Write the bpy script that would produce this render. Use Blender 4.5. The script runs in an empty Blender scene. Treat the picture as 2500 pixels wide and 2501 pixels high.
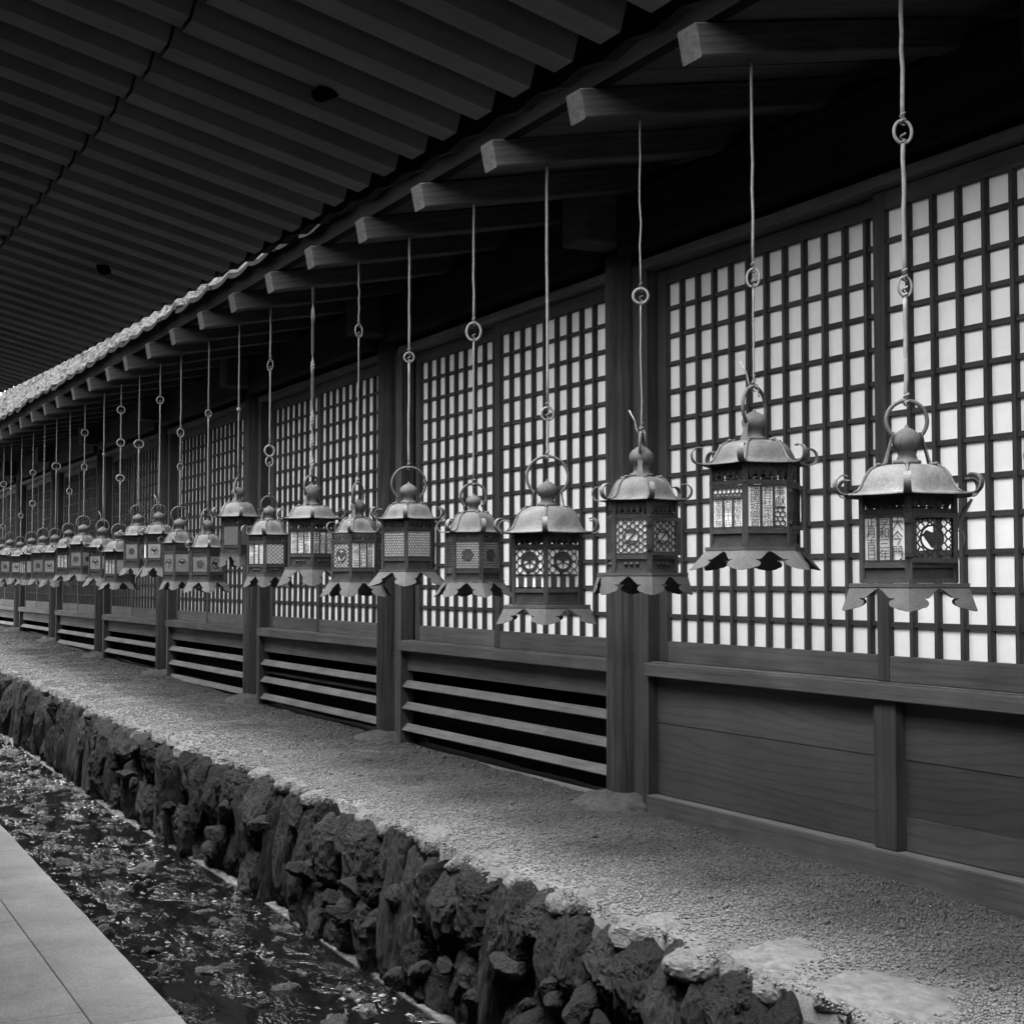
import bpy, bmesh, math, random
import numpy as np
from mathutils import Vector, Matrix, noise
R = math.radians
random.seed(7)
SC = bpy.context.scene
COL = SC.collection

# ------------------------------------------------------------------ camera
cam_data = bpy.data.cameras.new('camera')
cam = bpy.data.objects.new('camera', cam_data)
COL.objects.link(cam)
cam.location = (0.0, 0.0, 1.5)
PSI, PITCH = math.atan(1880 / 3571), math.atan(172 / 3571)
cam.rotation_euler = (R(90) + PITCH, 0.0, -PSI)
cam_data.sensor_width = 36.0
cam_data.lens = 36.0 * 3571 / 2501
cam_data.clip_start = 0.05
cam_data.clip_end = 600.0
SC.camera = cam

# ------------------------------------------------------------------ sky, sun, exposure
SUN_EL, SUN_AZ = R(78), R(-105)          # azimuth measured from +Y towards +X
world = bpy.data.worlds.new('World')
SC.world = world
world.use_nodes = True
wn = world.node_tree
wn.nodes.clear()
w_out = wn.nodes.new('ShaderNodeOutputWorld')
w_bg = wn.nodes.new('ShaderNodeBackground')
w_sky = wn.nodes.new('ShaderNodeTexSky')
w_bw = wn.nodes.new('ShaderNodeRGBToBW')
w_sky.sky_type = 'NISHITA'
w_sky.sun_disc = False
w_sky.sun_elevation = SUN_EL
w_sky.sun_rotation = SUN_AZ
w_sky.air_density = 1.0
w_sky.dust_density = 4.0
w_bg.inputs['Strength'].default_value = 0.15
wn.links.new(w_sky.outputs[0], w_bw.inputs[0])
wn.links.new(w_bw.outputs[0], w_bg.inputs['Color'])
wn.links.new(w_bg.outputs[0], w_out.inputs['Surface'])
sun_d = bpy.data.lights.new('sun', 'SUN')
sun_d.energy = 0.9
sun_d.angle = R(25)
sun_d.color = (1, 1, 1)
sun = bpy.data.objects.new('sun', sun_d)
COL.objects.link(sun)
sdir = Vector((math.sin(SUN_AZ) * math.cos(SUN_EL), math.cos(SUN_AZ) * math.cos(SUN_EL), math.sin(SUN_EL)))
sun.rotation_euler = sdir.to_track_quat('Z', 'Y').to_euler()
sun.location = (0, -5, 20)
SC.render.engine = 'CYCLES'
SC.cycles.use_denoising = True
SC.cycles.max_bounces = 8
SC.cycles.diffuse_bounces = 5
SC.view_settings.view_transform = 'Standard'
SC.view_settings.look = 'None'
SC.view_settings.gamma = 1.0
SC.view_settings.use_curve_mapping = False
SC.view_settings.exposure = 3.2

# ------------------------------------------------------------------ materials (neutral greys: the photograph is monochrome)
def nodes(name):
    m = bpy.data.materials.new(name)
    m.use_nodes = True
    t = m.node_tree
    return m, t, t.nodes['Principled BSDF']

def grey(v):
    return (v, v, v, 1)

def coords(t, scale, src='Object'):
    tc = t.nodes.new('ShaderNodeTexCoord')
    mp = t.nodes.new('ShaderNodeMapping')
    mp.inputs['Scale'].default_value = scale
    t.links.new(tc.outputs[src], mp.inputs['Vector'])
    return mp.outputs[0]

def tex_noise(t, vec, scale, detail=5, rough=0.6, dist=0.0):
    n = t.nodes.new('ShaderNodeTexNoise')
    n.inputs['Scale'].default_value = scale
    n.inputs['Detail'].default_value = detail
    n.inputs['Roughness'].default_value = rough
    n.inputs['Distortion'].default_value = dist
    t.links.new(vec, n.inputs['Vector'])
    return n.outputs['Fac']

def ramp(t, fac, stops):
    r = t.nodes.new('ShaderNodeValToRGB')
    e = r.color_ramp.elements
    while len(e) < len(stops):
        e.new(0.5)
    for el, (p, v) in zip(e, stops):
        el.position = p
        el.color = grey(v)
    t.links.new(fac, r.inputs['Fac'])
    return r.outputs['Color']

def math_n(t, op, a, b):
    m = t.nodes.new('ShaderNodeMath')
    m.operation = op
    for i, x in enumerate((a, b)):
        if isinstance(x, (int, float)):
            m.inputs[i].default_value = x
        else:
            t.links.new(x, m.inputs[i])
    return m.outputs[0]

def rand_mul(t, col, lo, hi):
    oi = t.nodes.new('ShaderNodeObjectInfo')
    mr = t.nodes.new('ShaderNodeMapRange')
    mr.inputs['To Min'].default_value = lo
    mr.inputs['To Max'].default_value = hi
    t.links.new(oi.outputs['Random'], mr.inputs['Value'])
    return math_n(t, 'MULTIPLY', col, mr.outputs[0])

def bump(t, p, h, strength, dist=0.01):
    b = t.nodes.new('ShaderNodeBump')
    b.inputs['Strength'].default_value = strength
    b.inputs['Distance'].default_value = dist
    t.links.new(h, b.inputs['Height'])
    t.links.new(b.outputs[0], p.inputs['Normal'])

def wood(name, base, axis, grain=26, lo=0.55, hi=1.45, rough=0.75, rmin=0.8, rmax=1.2, bmp=0.35, spec=0.12):
    m, t, p = nodes(name)
    sc = [grain, grain, grain]
    sc[axis] = grain * 0.035
    v = coords(t, sc)
    n1 = tex_noise(t, v, 1.6, 8, 0.7, 0.6)
    n2 = tex_noise(t, coords(t, (1, 1, 1)), 2.3, 4, 0.6)
    c1 = ramp(t, n1, [(0.28, base * lo), (0.5, base), (0.75, base * hi)])
    c2 = ramp(t, n2, [(0.3, 0.75), (0.7, 1.2)])
    c = math_n(t, 'MULTIPLY', c1, c2)
    c = rand_mul(t, c, rmin, rmax)
    t.links.new(c, p.inputs['Base Color'])
    p.inputs['Roughness'].default_value = rough
    p.inputs['Specular IOR Level'].default_value = spec
    bump(t, p, n1, bmp, 0.004)
    return m

def plank_wood(name, base):
    # flat-sawn boards: long cathedral figures along Y
    m, t, p = nodes(name)
    v = coords(t, (1, 0.20, 1))
    nz = t.nodes.new('ShaderNodeTexNoise')
    nz.inputs['Scale'].default_value = 2.6
    nz.inputs['Detail'].default_value = 2
    t.links.new(v, nz.inputs['Vector'])
    nz.inputs['Distortion'].default_value = 0.3
    oi = t.nodes.new('ShaderNodeObjectInfo')
    sep = t.nodes.new('ShaderNodeSeparateXYZ')
    t.links.new(v, sep.inputs[0])
    k = math_n(t, 'MULTIPLY', sep.outputs['Z'], 150.0)
    k2 = math_n(t, 'MULTIPLY', nz.outputs['Fac'], 58.0)
    k3 = math_n(t, 'ADD', k, k2)
    k4 = math_n(t, 'ADD', k3, math_n(t, 'MULTIPLY', oi.outputs['Random'], 40.0))
    s = math_n(t, 'ADD', math_n(t, 'MULTIPLY', math_n(t, 'SINE', k4, 0.0), 0.5), 0.5)
    g = ramp(t, s, [(0.0, base * 0.80), (0.12, base * 0.94), (0.5, base * 1.02)])
    fine = tex_noise(t, coords(t, (60, 2.0, 60)), 3.0, 5, 0.7)
    c = math_n(t, 'MULTIPLY', g, ramp(t, fine, [(0.25, 0.8), (0.75, 1.2)]))
    big = tex_noise(t, coords(t, (1, 0.5, 1)), 2.4, 4, 0.6)
    c = math_n(t, 'MULTIPLY', c, ramp(t, big, [(0.3, 0.7), (0.7, 1.25)]))
    c = rand_mul(t, c, 0.78, 1.25)
    t.links.new(c, p.inputs['Base Color'])
    p.inputs['Roughness'].default_value = 0.7
    p.inputs['Specular IOR Level'].default_value = 0.3
    bump(t, p, fine, 0.2, 0.003)
    return m

def mottled(name, lo, hi, scale, rough=0.85, detail=8, bmp=0.5, bd=0.01, rmin=0.9, rmax=1.1, spec=0.3, fine=None, metal=0.0):
    m, t, p = nodes(name)
    v = coords(t, (1, 1, 1))
    n1 = tex_noise(t, v, scale, detail, 0.65)
    c = ramp(t, n1, [(0.3, lo), (0.7, hi)])
    if fine:
        n2 = tex_noise(t, v, fine, 4, 0.7)
        c = math_n(t, 'MULTIPLY', c, ramp(t, n2, [(0.3, 0.72), (0.7, 1.28)]))
        h = math_n(t, 'ADD', n1, math_n(t, 'MULTIPLY', n2, 0.6))
    else:
        h = n1
    c = rand_mul(t, c, rmin, rmax)
    t.links.new(c, p.inputs['Base Color'])
    p.inputs['Roughness'].default_value = rough
    p.inputs['Specular IOR Level'].default_value = spec
    p.inputs['Metallic'].default_value = metal
    bump(t, p, h, bmp, bd)
    return m

M = {}
M['wood_x'] = wood('weathered_timber_rafter', 0.042, 0, grain=34, bmp=0.5, lo=0.4, hi=1.6, spec=0.06)
M['wood_y'] = wood('dark_timber_rail', 0.085, 1)
M['wood_z'] = wood('dark_timber_post', 0.062, 2)
M['bar_y'] = wood('lattice_timber_across', 0.045, 1, grain=40, rmin=0.9, rmax=1.1)
M['bar_z'] = wood('lattice_timber_upright', 0.045, 2, grain=40, rmin=0.9, rmax=1.1)
M['column'] = wood('weathered_column', 0.042, 2, grain=26, lo=0.3, hi=2.0, bmp=0.8, spec=0.08)
M['beam'] = wood('old_log_beam', 0.012, 1, grain=12, lo=0.4, hi=1.8, bmp=0.8, spec=0.03)
M['board'] = plank_wood('flat_sawn_plank', 0.058)
M['slat'] = wood('louver_timber', 0.14, 1, grain=40, rmin=0.9, rmax=1.1)
M['soffit'] = wood('overhead_rafter_timber', 0.17, 0, grain=18, lo=0.75, hi=1.2, bmp=0.1, rmin=0.88, rmax=1.1, spec=0.03)
M['paper'] = mottled('shoji_paper', 0.80, 0.90, 7, rough=0.95, bmp=0.05, bd=0.001, spec=0.05)
M['tile'] = mottled('roof_tile_clay', 0.005, 0.014, 9, rough=0.8, bmp=0.3, fine=60, spec=0.05)
M['bronze'] = mottled('shaded_body_bronze', 0.022, 0.05, 14, rough=0.65, bmp=0.25, bd=0.003, fine=180, spec=0.15)  # body copy of the bronze, darkened to paint in its shade
M['bronze_roof'] = mottled('lit_dusty_roof_bronze', 0.055, 0.125, 9, rough=0.75, bmp=0.5, bd=0.004, fine=150, rmin=0.8, rmax=1.12, spec=0.12)  # same bronze painted paler for light from above, with some dust
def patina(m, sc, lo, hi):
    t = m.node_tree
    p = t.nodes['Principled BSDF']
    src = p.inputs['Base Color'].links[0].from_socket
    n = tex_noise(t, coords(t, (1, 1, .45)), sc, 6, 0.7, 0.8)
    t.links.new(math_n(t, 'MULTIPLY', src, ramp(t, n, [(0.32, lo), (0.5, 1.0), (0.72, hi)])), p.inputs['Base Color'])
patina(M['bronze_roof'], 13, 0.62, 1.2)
M['bronze_skirt'] = mottled('half_lit_skirt_bronze', 0.042, 0.075, 12, rough=0.8, bmp=0.3, bd=0.003, fine=200, spec=0.12)  # third copy of the bronze, mid tone painted for half-lit flaps
M['lit_ledge'] = wood('lit_dusty_ledge', 0.16, 1, grain=30, lo=0.8, hi=1.2)  # pale tone painted for light on the ledge, and dust
M['soot'] = wood('soot_black_fascia', 0.006, 1, grain=14, lo=0.5, hi=1.8, bmp=0.7, spec=0.03)
M['void'] = mottled('near_black', 0.004, 0.006, 5, bmp=0.0, spec=0.0)  # near-black, painted as shade behind slats and in pierced holes
M['wire'] = mottled('galvanised_wire', 0.14, 0.23, 40, rough=0.55, bmp=0.2, bd=0.002, fine=300)
M['kerb'] = mottled('dressed_granite', 0.26, 0.37, 3.0, rough=0.9, bmp=0.4, bd=0.004, fine=110, rmin=0.94, rmax=1.06)
patina(M['kerb'], 2.2, 0.82, 1.1)
M['rock'] = mottled('shaded_mossy_stone', 0.004, 0.034, 8, rough=0.85, bmp=1.0, bd=0.025, fine=60, rmin=0.45, rmax=1.5, spec=0.15)  # same stone as the caps, darkened for the shaded wall face
M['flat'] = mottled('lit_dusty_stone', 0.035, 0.095, 6, rough=0.95, bmp=0.4, bd=0.006, fine=90)  # same stone as the wall, painted paler for lit tops and dust
M['gravel'] = mottled('grey_grit', 0.045, 0.10, 2.2, rough=0.95, bmp=0.9, bd=0.008, fine=140, spec=0.1)
M['pebble'] = mottled('grit_grains', 0.03, 0.14, 90, rough=0.9, bmp=0.0, detail=2, spec=0.15)
M['earth'] = mottled('packed_earth', 0.10, 0.16, 1.2, rough=0.95)
M['mortar'] = mottled('wet_black_earth', 0.012, 0.03, 8, rough=0.8, bmp=0.8, bd=0.03)
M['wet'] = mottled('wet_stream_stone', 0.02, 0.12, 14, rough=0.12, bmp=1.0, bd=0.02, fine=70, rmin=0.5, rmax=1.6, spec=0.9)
M['bark'] = mottled('mossy_bark_shingle', 0.002, 0.15, 24, rough=0.95, bmp=1.0, bd=0.05, fine=60, spec=0.05)
M['lining'] = mottled('white_paper_lining', 0.66, 0.84, 18, rough=0.95, bmp=0.05, bd=0.001, spec=0.02, rmin=0.8, rmax=1.05)

def make_lining():
    m, t, p = nodes('thin_paper_lining')
    v = coords(t, (1, 1, 1))
    n1 = tex_noise(t, v, 22, 5, 0.6)
    t.links.new(ramp(t, n1, [(0.3, 0.45), (0.7, 0.75)]), p.inputs['Base Color'])
    p.inputs['Roughness'].default_value = 0.9
    p.inputs['Specular IOR Level'].default_value = 0.0
    tr = t.nodes.new('ShaderNodeBsdfTransparent')
    mx = t.nodes.new('ShaderNodeMixShader')
    mx.inputs[0].default_value = 0.7
    out = t.nodes['Material Output']
    t.links.new(tr.outputs[0], mx.inputs[1])
    t.links.new(p.outputs[0], mx.inputs[2])
    t.links.new(mx.outputs[0], out.inputs['Surface'])
    return m
M['silk'] = make_lining()

def make_water():
    m, t, p = nodes('stream_water')
    p.inputs['Base Color'].default_value = grey(0.003)
    p.inputs['Roughness'].default_value = 0.04
    p.inputs['IOR'].default_value = 1.33
    v = coords(t, (1.0, 0.45, 1))
    n1 = tex_noise(t, v, 20, 3, 0.6, 0.5)
    n2 = tex_noise(t, v, 46, 2, 0.6, 0.3)
    mask = ramp(t, tex_noise(t, coords(t, (1.6, 1.0, 1)), 3.2, 4, 0.6, 0.6), [(0.50, 0.03), (0.64, 1.0)])
    h = math_n(t, 'MULTIPLY', math_n(t, 'ADD', n1, math_n(t, 'MULTIPLY', n2, 0.5)), mask)
    bump(t, p, h, 1.0, 0.02)
    return m
M['water'] = make_water()

# ------------------------------------------------------------------ object helpers
def world_of(o):
    v = Vector((0, 0, 0))
    while o is not None:
        v = v + o.location
        o = o.parent
    return v

def tag(o, label=None, cat=None, group=None, kind=None):
    if label: o['label'] = label
    if cat: o['category'] = cat
    if group: o['group'] = group
    if kind: o['kind'] = kind
    return o

def empty(name, loc, rz=0.0, parent=None):
    o = bpy.data.objects.new(name, None)
    COL.objects.link(o)
    o.empty_display_size = 0.1
    if parent is not None:
        o.parent = parent
        o.location = Vector(loc) - world_of(parent)
    else:
        o.location = loc
    o.rotation_euler.z = rz
    return o

def link(name, mesh, parent=None, loc=(0, 0, 0), rot=None, scale=None, local=False):
    o = bpy.data.objects.new(name, mesh)
    COL.objects.link(o)
    if parent is not None:
        o.parent = parent
        o.location = Vector(loc) if local else Vector(loc) - world_of(parent)
    else:
        o.location = loc
    if rot is not None: o.rotation_euler = rot
    if scale is not None: o.scale = scale
    return o

class MB:
    def __init__(s):
        s.v, s.f, s.sm = [], [], []
    def add(s, vs, fs, smooth=False):
        n = len(s.v)
        s.v += [tuple(p) for p in vs]
        s.f += [tuple(i + n for i in f) for f in fs]
        s.sm += [smooth] * len(fs)
        return s
    def box(s, x0, x1, y0, y1, z0, z1):
        vs = [(x, y, z) for z in (z0, z1) for y in (y0, y1) for x in (x0, x1)]
        return s.add(vs, [(0, 2, 3, 1), (4, 5, 7, 6), (0, 1, 5, 4), (2, 6, 7, 3), (0, 4, 6, 2), (1, 3, 7, 5)])
    def prism(s, poly, y0, y1):          # polygon in XZ extruded along Y
        n = len(poly)
        vs = [(x, y0, z) for x, z in poly] + [(x, y1, z) for x, z in poly]
        fs = [tuple(range(n)), tuple(range(2 * n - 1, n - 1, -1))]
        fs += [(i, i + n, (i + 1) % n + n, (i + 1) % n) for i in range(n)]
        return s.add(vs, fs)
    def tube(s, pts, r, n=8, closed=False, smooth=True, flat=None):
        pts = [Vector(p) for p in pts]
        rings, N = [], len(pts)
        up = Vector((0, 0, 1))
        prev = None
        for i, p in enumerate(pts):
            a = pts[(i - 1) % N] if closed or i > 0 else p
            b = pts[(i + 1) % N] if closed or i < N - 1 else p
            d = (b - a).normalized()
            if prev is None:
                ref = up if abs(d.z) < 0.9 else Vector((1, 0, 0))
                u = d.cross(ref).normalized()
            else:
                u = (prev - d * prev.dot(d)).normalized()
            prev = u
            w = d.cross(u)
            rr = r[i] if isinstance(r, (list, tuple)) else r
            rings.append([p + (u * math.cos(2 * math.pi * k / n) + w * math.sin(2 * math.pi * k / n)) * rr for k in range(n)])
        vs = [q for g in rings for q in g]
        fs = []
        M_ = N if closed else N - 1
        for i in range(M_):
            for k in range(n):
                a, b = i * n + k, i * n + (k + 1) % n
                c, d = ((i + 1) % N) * n + (k + 1) % n, ((i + 1) % N) * n + k
                fs.append((a, b, c, d))
        if not closed:
            fs.append(tuple(range(n - 1, -1, -1)))
            fs.append(tuple(range((N - 1) * n, N * n)))
        return s.add(vs, fs, smooth)
    def lathe(s, prof, n=20, smooth=True, c=(0, 0)):
        vs, fs = [], []
        for r, z in prof:
            for k in range(n):
                a = 2 * math.pi * k / n
                vs.append((c[0] + r * math.cos(a), c[1] + r * math.sin(a), z))
        for i in range(len(prof) - 1):
            for k in range(n):
                fs.append((i * n + k, i * n + (k + 1) % n, (i + 1) * n + (k + 1) % n, (i + 1) * n + k))
        fs.append(tuple(range(n - 1, -1, -1)))
        fs.append(tuple(range((len(prof) - 1) * n, len(prof) * n)))
        return s.add(vs, fs, smooth)
    def hexring(s, r_out, r_in, z0, z1, n=6):
        vs = []
        for (r, z) in ((r_out, z0), (r_out, z1), (r_in, z1), (r_in, z0)):
            for k in range(n):
                a = 2 * math.pi * k / n
                vs.append((r * math.cos(a), r * math.sin(a), z))
        fs = []
        for j in range(4):
            for k in range(n):
                fs.append((j * n + k, j * n + (k + 1) % n, ((j + 1) % 4) * n + (k + 1) % n, ((j + 1) % 4) * n + k))
        return s.add(vs, fs)
    def bar(s, a, b, w, x0, x1):          # bar in the YZ plane between 2D points, with depth x0..x1
        ax, az = a; bx, bz = b
        dx, dz = bx - ax, bz - az
        l = math.hypot(dx, dz)
        if l < 1e-6: return s
        nx, nz = -dz / l * w / 2, dx / l * w / 2
        q = [(ax + nx, az + nz), (bx + nx, bz + nz), (bx - nx, bz - nz), (ax - nx, az - nz)]
        vs = [(x1, y, z) for y, z in q] + [(x0, y, z) for y, z in q]
        return s.add(vs, [(0, 3, 2, 1), (4, 5, 6, 7), (0, 1, 5, 4), (2, 3, 7, 6)])
    def plate(s, poly, x0, x1):           # flat polygon in YZ with thickness
        n = len(poly)
        vs = [(x1, y, z) for y, z in poly] + [(x0, y, z) for y, z in poly]
        fs = [tuple(range(n)), tuple(range(2 * n - 1, n - 1, -1))]
        fs += [(i, i + n, (i + 1) % n + n, (i + 1) % n) for i in range(n)]
        return s.add(vs, fs)
    def mesh(s, name, mat, fix=True):
        me = bpy.data.meshes.new(name)
        me.from_pydata(s.v, [], s.f)
        me.materials.append(mat)
        if any(s.sm):
            me.polygons.foreach_set('use_smooth', s.sm)
        if fix:
            bm = bmesh.new()
            bm.from_mesh(me)
            bmesh.ops.recalc_face_normals(bm, faces=bm.faces)
            bm.to_mesh(me)
            bm.free()
        me.update()
        return me

def build(mb, name, mat, parent=None, fix=True):
    return link(name, mb.mesh(name, mat, fix), parent)

def bevelled_box(x0, x1, y0, y1, z0, z1, w, name, mat, seg=2):
    me = MB().box(x0, x1, y0, y1, z0, z1).mesh(name, mat)
    bm = bmesh.new(); bm.from_mesh(me)
    bmesh.ops.bevel(bm, geom=bm.edges[:], offset=w, segments=seg, affect='EDGES', profile=0.6)
    bm.to_mesh(me); bm.free()
    return me

# ------------------------------------------------------------------ levels along the building
GP = [(-8, .31), (3, .35), (4, .36), (5.75, .382), (6.3, .40), (8, .415), (9, .43), (12, .47), (15, .535), (18, .58), (21, .66), (24, .724), (40, 1.0)]
def gz(y):
    return float(np.interp(y, [a for a, b in GP], [b for a, b in GP]))
def wz(y):
    return -0.30 + 0.02 * (y - 6.4)
def kz(y):
    return 0.021 * (y - 5.0)
def edge_x(y):
    return float(np.interp(y, [2, 8, 11, 30], [2.63, 2.62, 2.50, 2.45]))

# ------------------------------------------------------------------ ground, bank, pavement, stream
g = MB().add([(-200, -200, -1.1), (200, -200, -1.1), (200, 250, -1.1), (-200, 250, -1.1)], [(0, 1, 2, 3)])
tag(build(g, 'ground', M['earth']), kind='structure')

def grid_surface(name, xs, ys, fz, mat):
    vs, fs = [], []
    nx = len(xs)
    for y in ys:
        for x in xs:
            vs.append((x, y, fz(x, y)))
    for j in range(len(ys) - 1):
        for i in range(nx - 1):
            a = j * nx + i
            fs.append((a, a + 1, a + 1 + nx, a + nx))
    mb = MB().add(vs, fs, True)
    return build(mb, name, mat, fix=False)

def bank_z(x, y):
    e = edge_x(y)
    n1 = noise.noise(Vector((x * 1.3, y * 1.3, 3.1))) * 0.016
    n2 = noise.noise(Vector((x * 7, y * 7, 9.0))) * 0.006
    z = gz(y) + n1 + n2 - 0.055 * max(0.0, min(1.0, (e + 0.55 - x) / 0.6)) ** 1.5
    return z
us = [-.04, -.004] + [0.035 * i for i in range(12)] + [0.42 + 0.05 * i for i in range(24)]
ys = [-8 + 0.5 * i for i in range(15)] + [-0.8 + 0.06 * i for i in range(207)] + [11.6 + 0.3 * i for i in range(95)]
vs, fs = [], []
for y in ys:
    for u in us:
        x = edge_x(y) + 0.135 + 0.025 * noise.noise(Vector((0.3, y * 2.5, 0))) * (u < .2) + max(u, -.004)
        vs.append((x, y, bank_z(x, y) - (.22 if u < -.01 else 0)))
for j in range(len(ys) - 1):
    for i in range(len(us) - 1):
        a = j * len(us) + i
        fs.append((a, a + 1, a + 1 + len(us), a + len(us)))
bank = build(MB().add(vs, fs, True), 'gravel_bank', M['gravel'], fix=False)
tag(bank, kind='structure')

# loose grit: real grains, as small angular pebbles
rng = np.random.default_rng(5)
def scatter_grit(n, y0, y1, r0, r1):
    pts, siz = [], []
    while len(pts) < n:
        y = y0 + (y1 - y0) * rng.random() ** 1.15
        e = edge_x(y)
        x = e + 0.06 + (3.96 - e - 0.06) * rng.random()
        d = (x - e) / (3.95 - e)
        dens = 0.12 + 0.88 * min(1, max(0, (d - 0.05) / 0.2))
        dens *= 0.5 + 0.9 * max(0, min(1, 0.55 + 1.2 * noise.noise(Vector((x * 2.2, y * 2.2, 0.5)))))
        if rng.random() < dens:
            r = r0 + (r1 - r0) * rng.random() ** 2.5
            pts.append((x, y, bank_z(x, y) + r * 0.25))
            siz.append(r)
    return np.array(pts), np.array(siz)
def grit_mesh(sets):
    P = np.concatenate([a for a, b in sets]); S = np.concatenate([b for a, b in sets])
    base = np.array([(1, 0, 0), (-1, 0, 0), (0, 1, 0), (0, -1, 0), (0, 0, .75), (0, 0, -.75)], float)
    tri = np.array([(0, 2, 4), (2, 1, 4), (1, 3, 4), (3, 0, 4), (2, 0, 5), (1, 2, 5), (3, 1, 5), (0, 3, 5)])
    n = len(P)
    ang = rng.random(n) * 6.28
    til = (rng.random((n, 2)) - .5) * 0.9
    jit = 0.7 + 0.6 * rng.random((n, 6, 1))
    V = base[None] * jit
    c, s = np.cos(ang)[:, None], np.sin(ang)[:, None]
    x = V[..., 0] * c - V[..., 1] * s
    y = V[..., 0] * s + V[..., 1] * c
    z = V[..., 2] + x * til[:, :1] + y * til[:, 1:]
    V = np.stack([x, y, z], -1) * S[:, None, None] + P[:, None]
    F = (tri[None] + (np.arange(n) * 6)[:, None, None]).reshape(-1, 3)
    me = bpy.data.meshes.new('gravel')
    me.vertices.add(n * 6); me.vertices.foreach_set('co', V.reshape(-1))
    me.loops.add(F.size); me.loops.foreach_set('vertex_index', F.reshape(-1).astype(np.int32))
    me.polygons.add(len(F))
    me.polygons.foreach_set('loop_start', np.arange(0, F.size, 3, dtype=np.int32))
    me.polygons.foreach_set('loop_total', np.full(len(F), 3, np.int32))
    me.materials.append(M['pebble'])
    me.update(calc_edges=True); me.validate()
    return me
grit = link('gravel', grit_mesh([scatter_grit(88000, 2.3, 9.0, .0028, .0085), scatter_grit(20000, 8.5, 16.0, .006, .012), scatter_grit(500, 2.3, 12.0, .010, .020), scatter_grit(14000, 15.5, 25.0, .010, .016)]))
tag(grit, kind='stuff', label='loose grey grit lying on the bank between wall and stream', cat='gravel')

# pavement of dressed slabs, with the kerb row against the stream
pave = build(MB().add([(-4, -4, kz(-4) - .03), (1.36, -4, kz(-4) - .03), (1.36, 30, kz(30) - .03), (-4, 30, kz(30) - .03)], [(0, 1, 2, 3)]), 'pavement', M['mortar'])
tag(pave, kind='structure')
def slab(x0, x1, y0, y1):
    t = 0.45 if x1 > 1.2 else 0.12
    g_ = 0.0012
    n_ = 26
    edge = lambda x, y: x + (0.0035 * noise.noise(Vector((x * 3, y * 9, 1))) + 0.0025 * noise.noise(Vector((x, y * 31, 5))) if x1 > 1.2 and x > 1.2 else 0)
    loop = [(edge(x1 - g_, y0 + g_ + (y1 - y0 - 2 * g_) * i / n_), y0 + g_ + (y1 - y0 - 2 * g_) * i / n_) for i in range(n_ + 1)]
    loop = [(x0 + g_, y0 + g_)] + loop + [(x0 + g_, y1 - g_)]
    m_ = len(loop)
    vs = [(x, y, kz(y) - t) for x, y in loop] + [(x, y, kz(y)) for x, y in loop]
    me = MB().add(vs, [tuple(range(m_ - 1, -1, -1)), tuple(range(m_, 2 * m_))] + [(i, (i + 1) % m_, (i + 1) % m_ + m_, i + m_) for i in range(m_)]).mesh('paving_slab', M['kerb'])
    bm = bmesh.new(); bm.from_mesh(me)
    bmesh.ops.bevel(bm, geom=[e for e in bm.edges if all(v.co.z > kz(v.co.y) - 0.01 for v in e.verts)], offset=0.003, segments=1, affect='EDGES')
    bm.to_mesh(me); bm.free()
    link('paving_slab', me, pave)
yk = -3.3
while yk < 22:
    slab(1.0885, 1.38, yk, yk + 2.1)
    yk += 2.1 if abs(yk - 4.05) > .2 else 2.11
for (xa, xb, off) in ((0.2, 1.088, 0.07), (-0.75, 0.196, 0.9), (-1.7, -0.754, 0.4), (-2.65, -1.704, 1.1)):
    y = -3.2 + off
    while y < 20:
        slab(xa, xb, y, y + 1.4)
        y += 1.4

bed = MB().add([(1.3, -4, wz(-4) - .12), (2.8, -4, wz(-4) - .12), (2.8, 35, wz(35) - .12), (1.3, 35, wz(35) - .12)], [(0, 1, 2, 3)])
tag(build(bed, 'stream_bed', M['mortar']), kind='structure')
wat = grid_surface('water', [1.375 + 0.03 * i for i in range(46)], [-3 + 0.08 * i for i in range(300)] + [21.2, 26, 34],
                   lambda x, y: wz(y) + 0.004 * noise.noise(Vector((x * 6, y * 3, 1.7))) + 0.003 * noise.noise(Vector((x * 15, y * 7, 4.0))), M['water'])
tag(wat, kind='structure')

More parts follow.
